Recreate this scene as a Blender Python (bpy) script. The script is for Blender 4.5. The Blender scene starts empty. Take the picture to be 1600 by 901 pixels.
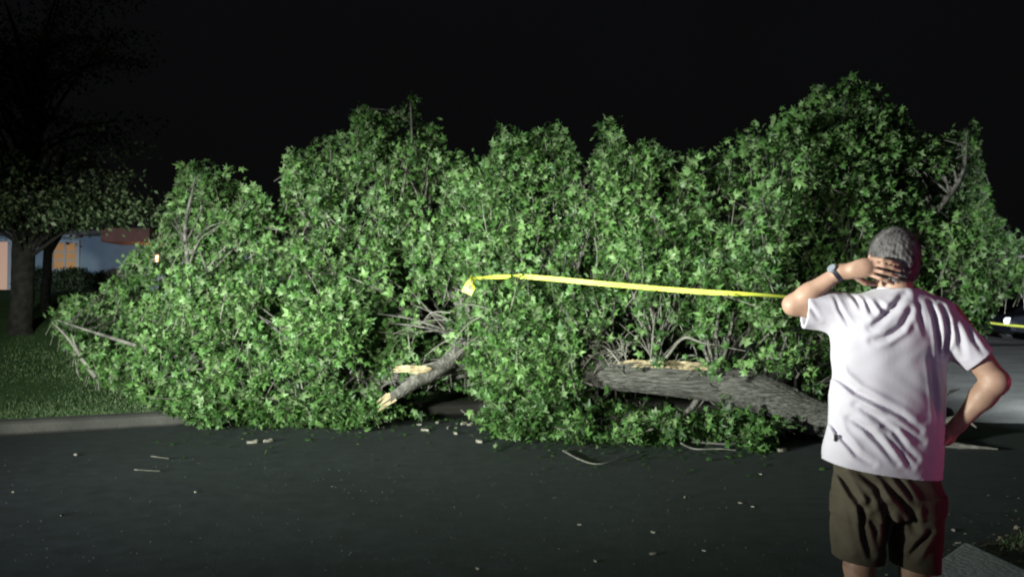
import bpy, math, random
import numpy as np
from mathutils import Vector, noise as mnoise
rng = np.random.default_rng(7); random.seed(7)
sc = bpy.context.scene
col = sc.collection
PI = math.pi

# ------------------------------------------------------------------ camera
F = 1400.0; CX = 800.0; CY = 450.5; HOR = 482.0; CAMZ = 1.5
PITCH = math.atan((HOR-CY)/F)
cam_d = bpy.data.cameras.new('camera'); cam = bpy.data.objects.new('camera', cam_d); col.objects.link(cam)
cam.location = (0, 0, CAMZ); cam.rotation_euler = (PI/2+PITCH, 0, 0)
cam_d.sensor_width = 36; cam_d.lens = 36*F/1600; cam_d.clip_end = 600; cam_d.clip_start = .05
sc.camera = cam
# ------------------------------------------------------------------ night sky
w = bpy.data.worlds.new('World'); sc.world = w; w.use_nodes = True
nt = w.node_tree; nt.nodes.clear()
wo = nt.nodes.new('ShaderNodeOutputWorld'); bg = nt.nodes.new('ShaderNodeBackground')
tcw = nt.nodes.new('ShaderNodeTexCoord'); nzw = nt.nodes.new('ShaderNodeTexNoise'); rmp = nt.nodes.new('ShaderNodeValToRGB')
nzw.inputs['Scale'].default_value = 1.7; nzw.inputs['Detail'].default_value = 3
rmp.color_ramp.elements[0].position = .35; rmp.color_ramp.elements[0].color = (.0026, .0026, .0027, 1)
rmp.color_ramp.elements[1].position = .75; rmp.color_ramp.elements[1].color = (.0034, .0035, .0042, 1)
nt.links.new(tcw.outputs['Generated'], nzw.inputs['Vector']); nt.links.new(nzw.outputs['Fac'], rmp.inputs['Fac'])
nt.links.new(rmp.outputs['Color'], bg.inputs['Color']); bg.inputs['Strength'].default_value = 1.0
nt.links.new(bg.outputs[0], wo.inputs[0])
# ------------------------------------------------------------------ lamps (emergency flood light left of the camera, patrol lights to the right, plus added fill lamps)
def spot(name, loc, target, energy, color, size, blend, radius):
    l = bpy.data.lights.new(name, 'SPOT'); o = bpy.data.objects.new(name, l); col.objects.link(o)
    o.location = loc; d = Vector(target)-Vector(loc); o.rotation_euler = d.to_track_quat('-Z', 'Y').to_euler()
    l.energy = energy; l.color = color; l.spot_size = math.radians(size); l.spot_blend = blend; l.shadow_soft_size = radius
    return o
fl = spot('flood_light', (-8.2, .4, 1.7), (-.3, 11.5, 1.85), 40000, (.93, 1.0, .9), 92, 1.0, .35); fl.scale = (1, .27, 1)   # wide, shallow flood beam
f2 = spot('crown_fill', (-3.2, -3.2, 2.4), (-2.6, 11.5, 1.8), 21000, (.95, 1.0, .84), 62, 1.0, .3); f2.scale = (1, .30, 1)  # added camera-side fill that softens the shadows in the crown
spot('driveway_fill', (9.0, 1.0, 2.2), (10.6, 17.0, .2), 26000, (.9, .97, 1.0), 44, .8, .1)  # added fill spot to brighten the driveway, no vehicle behind it
spot('ground_fill', (-6.5, 3.0, 8.5), (-1.5, 6.5, 0), 1000, (.84, .95, 1.0), 118, .9, .4)  # added dim overhead fill that lifts the asphalt, no lamp post
spot('house_fill', (-15, 7, 2.2), (-13.5, 29, 3.4), 5200, (.62, .78, 1.0), 30, .6, .2)  # added bluish fill so the house wall shows
spot('patrol_light_blue', (3.2, -3.5, 1.3), (1.5, 3.5, 1.5), 165, (.86, .55, 1.0), 17, 1.0, .2)
spot('patrol_light_red', (6.5, 3.2, 1.2), (1.6, 3.6, 1.1), 150, (1.0, .05, .22), 30, .8, .15)
# ------------------------------------------------------------------ exposure
vs = sc.view_settings; vs.view_transform = 'Standard'; vs.look = 'None'; vs.gamma = 1; vs.use_curve_mapping = False; vs.exposure = 0
sc.cycles.filter_width = 2.1; sc.cycles.max_bounces = 5; sc.cycles.diffuse_bounces = 3; sc.cycles.transmission_bounces = 4; sc.cycles.use_denoising = True

# ================================================================== helpers
ca, sa = math.cos(PITCH), math.sin(PITCH)
def P(px, py, Y):
    dx = (px-CX)/F; dy = (CY-py)/F
    wy = ca-dy*sa; wz = sa+dy*ca
    t = Y/wy
    return Vector((dx*t, Y, CAMZ+wz*t))
def G(px, py, z=0.0):
    dx = (px-CX)/F; dy = (CY-py)/F
    wy = ca-dy*sa; wz = sa+dy*ca
    t = (z-CAMZ)/wz
    return Vector((dx*t, wy*t, z))
def proj(p):                       # numpy (n,3) -> px,py
    q = p-np.array([0, 0, CAMZ])
    f = q[:, 1]*ca+q[:, 2]*sa; u = -q[:, 1]*sa+q[:, 2]*ca
    f = np.maximum(f, .05)
    return CX+F*q[:, 0]/f, CY-F*u/f

def tag(o, label=None, cat=None, group=None, kind=None):
    if label: o['label'] = label
    if cat: o['category'] = cat
    if group: o['group'] = group
    if kind: o['kind'] = kind
    return o
def empty(name, loc=(0, 0, 0)):
    o = bpy.data.objects.new(name, None); col.objects.link(o); o.location = loc; return o
def adopt(ch, par):
    ch.parent = par
    ch.matrix_parent_inverse = par_matrix(par).inverted()
def par_matrix(o):
    from mathutils import Matrix
    m = Matrix.Translation(o.location) @ o.rotation_euler.to_matrix().to_4x4()
    if o.parent: m = par_matrix(o.parent) @ o.matrix_parent_inverse @ m
    return m

class MB:
    """collects geometry in world space; builds ONE mesh object"""
    def __init__(s): s.v = []; s.f = []; s.m = []; s.n = 0; s.tone = []
    def add(s, V, Fc, mi=0, tone=None):
        V = np.asarray(V, dtype=np.float64).reshape(-1, 3); Fc = np.asarray(Fc, dtype=np.int64)
        s.v.append(V); s.f.append(Fc+s.n); s.m.append(np.full(len(Fc), mi)); s.n += len(V)
        s.tone.append(np.full(len(V), .5) if tone is None else np.broadcast_to(tone, (len(V),)))
    def build(s, name, mats, parent=None, smooth=False):
        me = bpy.data.meshes.new(name)
        V = np.concatenate(s.v); me.vertices.add(len(V)); me.vertices.foreach_set('co', V.ravel().astype(np.float32))
        idx = np.concatenate([f.ravel() for f in s.f]); tot = np.concatenate([np.full(len(f), f.shape[1]) for f in s.f])
        st = np.concatenate([[0], np.cumsum(tot)[:-1]])
        me.loops.add(len(idx)); me.loops.foreach_set('vertex_index', idx.astype(np.int32))
        me.polygons.add(len(tot)); me.polygons.foreach_set('loop_start', st.astype(np.int32))
        me.polygons.foreach_set('material_index', np.concatenate(s.m).astype(np.int32))
        me.polygons.foreach_set('use_smooth', np.full(len(tot), smooth))
        a = me.attributes.new('tone', 'FLOAT', 'POINT'); a.data.foreach_set('value', np.concatenate(s.tone).astype(np.float32))
        for m in (mats if isinstance(mats, (list, tuple)) else [mats]): me.materials.append(m)
        me.update(calc_edges=True); me.validate()
        o = bpy.data.objects.new(name, me); col.objects.link(o)
        if parent is not None: adopt(o, parent)
        return o
    def box(s, x0, x1, y0, y1, z0, z1, mi=0):
        V = [(x, y, z) for z in (z0, z1) for y in (y0, y1) for x in (x0, x1)]
        s.add(V, [[0, 2, 3, 1], [4, 5, 7, 6], [0, 1, 5, 4], [2, 6, 7, 3], [0, 4, 6, 2], [1, 3, 7, 5]], mi)
    def tube(s, pts, rad, n=8, mi=0, bump=None, caps=True, tone=None):
        pts = np.array([tuple(p) for p in pts], float); m = len(pts)
        rad = np.broadcast_to(np.asarray(rad, float), (m,)) if np.ndim(rad) else np.full(m, float(rad))
        T = np.gradient(pts, axis=0); T /= np.linalg.norm(T, axis=1)[:, None]+1e-9
        ref = np.array([0, 0, 1.]) if abs(T[:, 2]).mean() < .8 else np.array([1., 0, 0])
        A = np.cross(T, ref); A /= np.linalg.norm(A, axis=1)[:, None]+1e-9; B = np.cross(T, A)
        th = np.linspace(0, 2*PI, n, endpoint=False)
        R = rad[:, None]*np.ones(n)
        if bump is not None: R = R*(1+bump(np.arange(m)[:, None]/m, th[None, :]))
        V = pts[:, None, :]+R[..., None]*(np.cos(th)[None, :, None]*A[:, None, :]+np.sin(th)[None, :, None]*B[:, None, :])
        i = np.arange(m-1)[:, None]*n; j = np.arange(n)[None, :]; k = (j+1) % n
        Q = np.stack([i+j, i+k, i+n+k, i+n+j], -1).reshape(-1, 4)
        s.add(V.reshape(-1, 3), Q, mi, tone)
        if caps:
            for base, rev in ((0, True), ((m-1)*n, False)):
                c = np.vstack([V.reshape(-1, 3)[base:base+n], pts[0 if rev else -1]])
                t = [[n, (q+1) % n, q] if rev else [n, q, (q+1) % n] for q in range(n)]
                s.add(c, t, mi, tone)

def smooth_path(ctrl, n):
    """Catmull-Rom through control points (with optional 4th = radius)"""
    c = np.array([tuple(p) for p in ctrl], float)
    c = np.vstack([2*c[0]-c[1], c, 2*c[-1]-c[-2]])
    out = []
    segs = len(c)-3
    for u in np.linspace(0, segs, n):
        i = min(int(u), segs-1); t = u-i
        p0, p1, p2, p3 = c[i:i+4]
        out.append(.5*((2*p1)+(-p0+p2)*t+(2*p0-5*p1+4*p2-p3)*t*t+(-p0+3*p1-3*p2+p3)*t**3))
    return np.array(out)

# ------------------------------------------------------------------ materials
def new_mat(name):
    m = bpy.data.materials.new(name); m.use_nodes = True
    return m, m.node_tree, m.node_tree.nodes['Principled BSDF']
def mat(name, c1, c2=None, scale=8, rough=.7, bump=0, bscale=None, spec=.5, detail=6, stretch=None, emit=None, estr=0, metal=0, sheen=0, dist=.02):
    m, t, b = new_mat(name); N = t.nodes; L = t.links
    b.inputs['Roughness'].default_value = rough; b.inputs['Metallic'].default_value = metal
    b.inputs['Specular IOR Level'].default_value = spec
    if sheen: b.inputs['Sheen Weight'].default_value = sheen
    tc = N.new('ShaderNodeTexCoord'); mp = N.new('ShaderNodeMapping'); L.new(tc.outputs['Object'], mp.inputs['Vector'])
    if stretch: mp.inputs['Scale'].default_value = stretch
    if c2 is not None:
        n = N.new('ShaderNodeTexNoise'); n.inputs['Scale'].default_value = scale; n.inputs['Detail'].default_value = detail
        r = N.new('ShaderNodeValToRGB'); r.color_ramp.elements[0].position = .32; r.color_ramp.elements[1].position = .68
        r.color_ramp.elements[0].color = (*c1, 1); r.color_ramp.elements[1].color = (*c2, 1)
        L.new(mp.outputs[0], n.inputs['Vector']); L.new(n.outputs['Fac'], r.inputs['Fac']); L.new(r.outputs['Color'], b.inputs['Base Color'])
    else: b.inputs['Base Color'].default_value = (*c1, 1)
    if bump:
        n2 = N.new('ShaderNodeTexNoise'); n2.inputs['Scale'].default_value = bscale or scale*3; n2.inputs['Detail'].default_value = 8
        bp = N.new('ShaderNodeBump'); bp.inputs['Strength'].default_value = bump; bp.inputs['Distance'].default_value = dist
        L.new(mp.outputs[0], n2.inputs['Vector']); L.new(n2.outputs['Fac'], bp.inputs['Height']); L.new(bp.outputs[0], b.inputs['Normal'])
    if emit: b.inputs['Emission Color'].default_value = (*emit, 1); b.inputs['Emission Strength'].default_value = estr
    return m
def leaf_mat(name, lo, mid, hi, spec=.5, trans=.3):
    m, t, b = new_mat(name); N = t.nodes; L = t.links
    a = N.new('ShaderNodeAttribute'); a.attribute_name = 'tone'
    r = N.new('ShaderNodeValToRGB'); r.color_ramp.elements[0].color = (*lo, 1); r.color_ramp.elements[1].color = (*hi, 1)
    e = r.color_ramp.elements.new(.5); e.color = (*mid, 1)
    L.new(a.outputs['Fac'], r.inputs['Fac'])
    g = N.new('ShaderNodeNewGeometry'); mx = N.new('ShaderNodeMix'); mx.data_type = 'RGBA'
    und = N.new('ShaderNodeMix'); und.data_type = 'RGBA'; und.inputs[0].default_value = .45
    L.new(r.outputs['Color'], und.inputs[6]); und.inputs[7].default_value = (.17, .23, .12, 1)
    L.new(g.outputs['Backfacing'], mx.inputs[0]); L.new(r.outputs['Color'], mx.inputs[6]); L.new(und.outputs[2], mx.inputs[7])
    L.new(mx.outputs[2], b.inputs['Base Color'])
    b.inputs['Roughness'].default_value = .5; b.inputs['Specular IOR Level'].default_value = spec
    tr = N.new('ShaderNodeBsdfTranslucent'); L.new(mx.outputs[2], tr.inputs['Color'])
    ms = N.new('ShaderNodeMixShader'); ms.inputs[0].default_value = trans
    out = N['Material Output']; L.new(b.outputs[0], ms.inputs[1]); L.new(tr.outputs[0], ms.inputs[2]); L.new(ms.outputs[0], out.inputs[0])
    return m

def asphalt_mat():
    m, t, b = new_mat('asphalt'); N = t.nodes; L = t.links
    tc = N.new('ShaderNodeTexCoord')
    def nz(s, d, rough=.55):
        n = N.new('ShaderNodeTexNoise'); n.inputs['Scale'].default_value = s; n.inputs['Detail'].default_value = d; n.inputs['Roughness'].default_value = rough
        L.new(tc.outputs['Object'], n.inputs['Vector']); return n
    big = nz(.45, 4); fine = nz(70, 5, .8); mid = nz(6, 6)
    r = N.new('ShaderNodeValToRGB'); r.color_ramp.elements[0].position = .3; r.color_ramp.elements[1].position = .72
    r.color_ramp.elements[0].color = (.013, .0175, .0205, 1); r.color_ramp.elements[1].color = (.023, .030, .034, 1)
    L.new(big.outputs['Fac'], r.inputs['Fac'])
    r2 = N.new('ShaderNodeValToRGB'); r2.color_ramp.elements[0].position = .35; r2.color_ramp.elements[1].position = .7
    r2.color_ramp.elements[0].color = (.35, .35, .35, 1); r2.color_ramp.elements[1].color = (1.9, 1.9, 1.8, 1)
    L.new(fine.outputs['Fac'], r2.inputs['Fac'])
    r3 = N.new('ShaderNodeValToRGB'); r3.color_ramp.elements[0].position = .3; r3.color_ramp.elements[1].position = .75
    r3.color_ramp.elements[0].color = (.6, .6, .6, 1); r3.color_ramp.elements[1].color = (1.35, 1.35, 1.35, 1)
    L.new(mid.outputs['Fac'], r3.inputs['Fac'])
    m1 = N.new('ShaderNodeMix'); m1.data_type = 'RGBA'; m1.blend_type = 'MULTIPLY'; m1.inputs[0].default_value = 1
    m2 = N.new('ShaderNodeMix'); m2.data_type = 'RGBA'; m2.blend_type = 'MULTIPLY'; m2.inputs[0].default_value = 1
    L.new(r.outputs['Color'], m1.inputs[6]); L.new(r2.outputs['Color'], m1.inputs[7])
    L.new(m1.outputs[2], m2.inputs[6]); L.new(r3.outputs['Color'], m2.inputs[7]); L.new(m2.outputs[2], b.inputs['Base Color'])
    b.inputs['Roughness'].default_value = .72; b.inputs['Specular IOR Level'].default_value = .35
    bp = N.new('ShaderNodeBump'); bp.inputs['Strength'].default_value = .55; bp.inputs['Distance'].default_value = .012
    L.new(fine.outputs['Fac'], bp.inputs['Height']); L.new(bp.outputs[0], b.inputs['Normal'])
    return m
M_ASPH = asphalt_mat()
M_CONC = mat('concrete', (.015, .0145, .013), (.038, .0365, .033), 3, .85, .4, 40)
M_SLAB = mat('worn_concrete', (.13, .145, .14), (.22, .235, .225), 2.2, .85, .6, 30)
M_DRIVE = mat('driveway_concrete', (.16, .165, .165), (.27, .275, .27), 1.3, .85, .5, 14)
M_LAWN = mat('lawn_green', (.018, .045, .012), (.035, .078, .022), 5, .9, .9, 35, spec=.2, dist=.05)
M_SOIL = mat('soil', (.028, .025, .018), (.05, .05, .032), 6, .95, .9, 30, spec=.2, dist=.03)
M_BARK = mat('bark', (.025, .025, .022), (.105, .10, .09), 9, .9, 1.0, 30, spec=.25, dist=.03)
M_BARKX = mat('trunk_bark', (.012, .0115, .010), (.075, .073, .066), 42, .92, 1.0, 60, spec=.25, dist=.04, stretch=(.07, 1, 1))
M_TWIG = mat('twig_bark', (.05, .048, .04), (.12, .115, .10), 12, .85, .3, 40, spec=.3)
M_WOOD = mat('torn_wood', (.13, .10, .058), (.27, .225, .14), 14, .7, .5, 50, spec=.3)
M_LEAF = leaf_mat('maple_leaf', (.018, .046, .011), (.048, .115, .026), (.115, .205, .065), .35, .42)
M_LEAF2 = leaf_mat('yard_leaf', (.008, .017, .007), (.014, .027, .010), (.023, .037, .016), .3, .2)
M_GRASS = leaf_mat('grass_blade', (.009, .026, .007), (.018, .048, .011), (.03, .062, .016), .25, .2)
M_TAPE = mat('yellow_tape', (.36, .40, .04), (.46, .50, .07), 3, .6, spec=.3)
M_INK = mat('tape_ink', (.03, .03, .02), None, rough=.5)

# ================================================================== terrain
def sstep(a, b, x):
    t = np.clip((x-a)/(b-a), 0, 1); return t*t*(3-2*t)
KERB = smooth_path([(-40, -1, 0), (-20, 4.6, 0), (-9, 9.2, 0), (G(0, 680).x, G(0, 680).y, 0), (G(290, 663).x, G(290, 663).y, 0), (-2, 12.5, 0), (1.5, 12.9, 0), (5, 12.2, 0), (8, 11.75, 0), (14, 11.3, 0), (30, 10.5, 0), (60, 9, 0)], 160)[:, :2]
def kerb_y(x): return np.interp(x, KERB[:, 0], KERB[:, 1])
def H(x, y):                      # height of the land beyond the kerb
    x = np.asarray(x, float); y = np.asarray(y, float)
    d = y-kerb_y(x)-.35
    left = 1-sstep(-3, 5, x)
    rise = left*(1.85*sstep(1.5, 15, d))+(1-left)*(.028*np.clip(d, 0, 22))
    return .13*np.clip(d*20, 0, 1)+rise
m = MB(); m.add([(-300, -300, -.03), (300, -300, -.03), (300, 500, -.03), (-300, 500, -.03)], [[0, 1, 2, 3]])
tag(m.build('ground', M_SOIL), kind='structure')
# road sheet between the near side and the kerb
m = MB(); n = len(KERB); V = [(x, y, 0) for x, y in KERB]+[(x, -60, 0) for x, y in KERB]
m.add(V, [[i+n, i+1+n, i+1, i] for i in range(n-1)]); tag(m.build('road', M_ASPH), kind='structure')
# kerb: sloping face, flat top
def ribbon(offs, mt, name, x0=-40, x1=60, drop=None):
    K = KERB[(KERB[:, 0] >= x0) & (KERB[:, 0] <= x1)]; T = np.gradient(K, axis=0); T /= np.linalg.norm(T, axis=1)[:, None]
    Nn = np.stack([-T[:, 1], T[:, 0]], 1); rows = []
    for (o, z) in offs:
        q = K+Nn*o; rows.append(np.column_stack([q, np.full(len(q), z)]))
    V = np.concatenate(rows); L = len(K)
    Fc = [[r*L+i, r*L+i+1, (r+1)*L+i+1, (r+1)*L+i] for r in range(len(offs)-1) for i in range(L-1)]
    mb = MB(); mb.add(V, Fc); o = mb.build(name, mt, smooth=False); return o
tag(ribbon([(-.06, .003), (0, .02), (.06, .12), (.11, .145), (.38, .15), (.40, .0)], M_CONC, 'kerb', -40, 6.0), kind='structure')
# land beyond kerb
xs = np.concatenate([np.linspace(-60, -14, 16), np.linspace(-13, 14, 110), np.linspace(15, 60, 16)])
ds = np.concatenate([np.linspace(.385, 8, 45), np.linspace(8.5, 30, 40), np.linspace(35, 200, 12)])
XX, DD = np.meshgrid(xs, ds); YY = kerb_y(XX)+DD
ZZ = H(XX, YY)-.012+np.where(DD < 30, .02*np.sin(XX*2.1+YY)*np.sin(YY*1.7), 0)*sstep(.5, 2, DD)
V = np.stack([XX, YY, ZZ], -1).reshape(-1, 3); nx = len(xs)
Fc = [[j*nx+i, j*nx+i+1, (j+1)*nx+i+1, (j+1)*nx+i] for j in range(len(ds)-1) for i in range(nx-1)]
m = MB(); m.add(V, Fc); tag(m.build('lawn', M_LAWN, smooth=True), kind='structure')
# driveway rising on the right behind the man
m = MB(); ys = np.linspace(-.15, 24, 50); xx = np.linspace(0, 1, 26)
V = []
for d in ys:
    for u in xx:
        x = (5.6+.12*d)+u*(9.5+.25*d); y = kerb_y(x)+d
        z = max(float(H(x, y)), .0)+.012 if d > .45 else .006+max(0, (d+.1))/.55*.12
        V.append((x, y, z+.006*math.sin(x*5+y*3)))
Fc = [[j*26+i, j*26+i+1, (j+1)*26+i+1, (j+1)*26+i] for j in range(49) for i in range(25)]
m.add(V, Fc); tag(m.build('driveway', M_DRIVE, smooth=True), kind='structure')
# near verge at the right: earth, concrete slab with a corner, grass
A = G(1380, 925); B_ = G(1600, 822); d = (B_-A).normalized()
far = B_+d*40
m = MB(); ne = 60; pts = [A.lerp(far, i/ne) for i in range(ne+1)]
pts = [p+Vector((-d.y, d.x, 0))*(mnoise.noise(Vector((p.x*2.3, p.y*2.3, 0)))*.10) for p in pts]
V = [(p.x, p.y, .004) for p in pts]+[(p.x+2.5, p.y-14, .004) for p in pts]
m.add(V, [[i+ne+1, i+ne+2, i+1, i] for i in range(ne)]); tag(m.build('verge', M_SOIL), kind='structure')
# slab
c0 = G(1508, 858); cl = G(1440, 908); cr = G(1612, 908)
dl = (cl-c0).normalized(); dr = (cr-c0).normalized()
a = c0; b2 = c0+dl*3.6; c2 = c0+dr*2.2; dd = b2+dr*2.2
V = []
for z in (.005, .055):
    for p in (a, b2, dd, c2): V.append((p.x, p.y, z))
m = MB(); m.add(V, [[4, 5, 6, 7], [0, 1, 5, 4], [1, 2, 6, 5], [2, 3, 7, 6], [3, 0, 4, 7]])
slab = m.build('sidewalk', M_SLAB); tag(slab, kind='structure')
bv = slab.modifiers.new('b', 'BEVEL'); bv.width = .02; bv.segments = 3

# ------------------------------------------------------------------ grass blades
def blades(P0, hgt, wid, name, m_):
    n = len(P0); ang = rng.uniform(0, 2*PI, n); lean = rng.uniform(-.5, .5, (n, 2))*hgt[:, None]
    dx = np.stack([np.cos(ang), np.sin(ang), 0*ang], 1)*wid*.5
    top = P0+np.column_stack([lean, hgt]); V = np.stack([P0-dx, P0+dx, top], 1).reshape(-1, 3)
    Fc = np.arange(n*3).reshape(-1, 3); mb = MB(); mb.add(V, Fc, 0, np.repeat(rng.uniform(0, 1, n), 3)); return tag(mb.build(name, m_), kind='stuff')
n = 70000; px = rng.uniform(-9.5, -2.2, n); dy = .42+rng.uniform(0, 1, n)**1.3*11; py = kerb_y(px)+dy
blades(np.column_stack([px, py, H(px, py)-.02]), rng.uniform(.02, .05, n), .014, 'grass', M_GRASS)
def in_verge(p): return (p-A).cross(d).z > .08
pts = []
while len(pts) < 16000:
    p = Vector((random.uniform(1.7, 5.2), random.uniform(2.4, 7.0), .004))
    q = p-c0; u = Vector((q.x, q.y)); det = dl.x*dr.y-dl.y*dr.x
    s_ = (u.x*dr.y-u.y*dr.x)/det; t_ = (dl.x*u.y-dl.y*u.x)/det
    if s_ > -.03 and t_ > -.03 and s_ < 3.6 and t_ < 2.2: continue
    if not in_verge(p): continue
    right = t_ > .02 or s_ < -.25
    dens = .04+.96*sstep(-.15, .4, mnoise.noise(Vector((p.x*1.6, p.y*1.6, 3)))+.55*(p.x-3.05))
    if random.random() < dens: pts.append(tuple(p))
pts = np.array(pts)
blades(pts, rng.uniform(.02, .06, len(pts)), .008, 'verge_grass', M_GRASS)

# ================================================================== leaves
def leaf_geo(C, axis, nor, size, tone, mb, mi=0, lobes=5):
    """five lobed leaf: fan of triangles round a raised centre"""
    n = len(C); axis = axis/(np.linalg.norm(axis, axis=1)[:, None]+1e-9)
    nor = nor-(nor*axis).sum(1)[:, None]*axis; nor /= np.linalg.norm(nor, axis=1)[:, None]+1e-9
    side = np.cross(nor, axis)
    if lobes == 5:
        # (along, across, height)
        o = np.array([(0, 0, 0), (.02, -.34, -.05), (.22, -.20, .02), (.48, -.50, -.10), (.52, -.16, .03), (1.0, 0, -.16), (.52, .16, .03), (.48, .50, -.10), (.22, .20, .02), (.02, .34, -.05)])
        cen = np.array([[.33, 0, .07]])
        o = np.vstack([o, cen]); K = 11
        f = np.array([[10, i, (i+1) % 10] for i in range(10)])
    else:
        o = np.array([(0, 0, 0), (.45, -.26, -.02), (1, 0, -.1), (.45, .26, -.02)]); K = 4
        f = np.array([[0, 1, 2], [0, 2, 3]])
    V = C[:, None, :]+size[:, None, None]*(o[None, :, 0, None]*axis[:, None, :]+o[None, :, 1, None]*side[:, None, :]+o[None, :, 2, None]*nor[:, None, :])
    Fc = (np.arange(n)[:, None, None]*K+f[None]).reshape(-1, 3)
    mb.add(V.reshape(-1, 3), Fc, mi, np.repeat(tone, K))

# ================================================================== the fallen tree
TOP = np.array([(60, 515), (75, 500), (100, 470), (130, 458), (165, 450), (182, 415), (205, 392), (240, 380), (247, 340), (278, 305), (275, 272), (320, 265), (360, 275), (372, 292), (385, 274), (396, 300), (420, 322), (434, 335), (440, 300), (442, 250), (470, 250), (500, 230), (545, 205), (560, 170), (590, 195), (625, 180), (640, 150), (657, 170), (665, 200), (690, 205), (700, 245), (735, 250), (765, 240), (772, 205), (800, 215), (820, 225), (850, 205), (885, 212), (900, 250), (915, 272), (926, 225), (945, 200), (975, 205), (990, 240), (1035, 228), (1060, 250), (1080, 250), (1120, 245), (1150, 225), (1180, 205), (1200, 215), (1210, 195), (1250, 180), (1275, 145), (1300, 160), (1325, 125), (1345, 145), (1385, 150), (1400, 175), (1430, 205), (1440, 222), (1480, 225), (1510, 195), (1532, 215), (1538, 260), (1550, 310), (1562, 345), (1590, 370), (1630, 385), (1660, 430)], float)
BOT = np.array([(60, 515), (100, 540), (130, 585), (180, 605), (215, 635), (255, 643), (280, 655), (320, 665), (440, 663), (560, 668), (600, 655), (720, 645), (770, 685), (880, 692), (1000, 697), (1120, 690), (1150, 710), (1205, 705), (1230, 660), (1300, 672), (1400, 650), (1460, 590), (1485, 525), (1545, 515), (1560, 475), (1600, 455), (1660, 435)], float)
def Tf(x): return np.interp(x, TOP[:, 0], TOP[:, 1])
def Bf(x): return np.interp(x, BOT[:, 0], BOT[:, 1])
def foot(x):
    b = np.interp(x, [60, 130, 215, 300, 560, 700, 770, 900, 1000, 1120, 1200, 1300, 1400, 1480, 1660], [12.9, 12.6, 12.0, 11.4, 11.2, 11.2, 10.3, 10.0, 9.8, 9.9, 9.5, 10.6, 11.0, 11.0, 11.0]); return b
_gx = np.arange(-200, 1900, 10.); _gw = np.exp(-.5*(np.arange(-30, 31)/13.)**2); _gw /= _gw.sum()
_gT = np.convolve(np.interp(_gx, TOP[:, 0], TOP[:, 1]), _gw, 'same'); _gT[_gx < 150] = 480; _gT[_gx > 1600] = 400
def front(x, y):
    t = np.clip((Bf(x)-y)/(Bf(x)-np.interp(x, _gx, _gT)+1), 0, 1.35); return foot(x)+2.3*t**1.4
# gaps: cx, cy, rx, ry, chance of removing a leaf
GAPS = [(245, 403, 9, 9, 1.0), (700, 472, 50, 22, .5), (665, 525, 60, 26, .3), (745, 515, 40, 22, .5), (640, 608, 50, 28, .9), (700, 630, 60, 22, 1.0),
        (950, 560, 52, 32, .93), (1090, 604, 185, 37, .97), (1100, 545, 90, 24, .93), (1005, 525, 66, 40, .85), (1215, 632, 62, 24, .88), (1010, 490, 32, 30, .6),
        (1320, 365, 40, 28, .7), (1170, 330, 55, 26, .6), (1190, 262, 60, 26, .5), (1280, 330, 45, 55, .45), (575, 330, 22, 55, .45), (620, 250, 30, 40, .3),
        (450, 615, 45, 26, .75), (250, 590, 50, 30, .35), (380, 560, 50, 30, .35), (540, 590, 50, 18, .55), (420, 600, 60, 26, .3), (900, 320, 16, 60, .4), (915, 290, 14, 40, .8),
        (1250, 520, 50, 26, .6), (1565, 420, 22, 60, .35), (1350, 560, 120, 70, .5), (1580, 500, 40, 20, 1.0), (825, 505, 40, 16, .3), (1260, 590, 30, 30, .3),
        (404, 330, 28, 14, .4), (1130, 690, 12, 8, .5), (1420, 430, 70, 60, .4)]
def gap_prob(x, y):
    q = np.zeros(len(x))
    for cx, cy, rx, ry, p in GAPS:
        r = ((x-cx)/rx)**2+((y-cy)/ry)**2
        q = np.maximum(q, p*np.clip((1.35-r)/.6, 0, 1))
    return q
TRK = [(1440, 672, 9.95, .24), (1380, 668, 10.0, .21), (1310, 662, 10.1, .21), (1245, 640, 10.3, .215), (1185, 615, 10.45, .215), (1120, 599, 10.55, .205), (1040, 590, 10.6, .195), (960, 586, 10.7, .185), (915, 582, 10.8, .16), (870, 576, 11.0, .13), (800, 562, 11.4, .11)]
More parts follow.
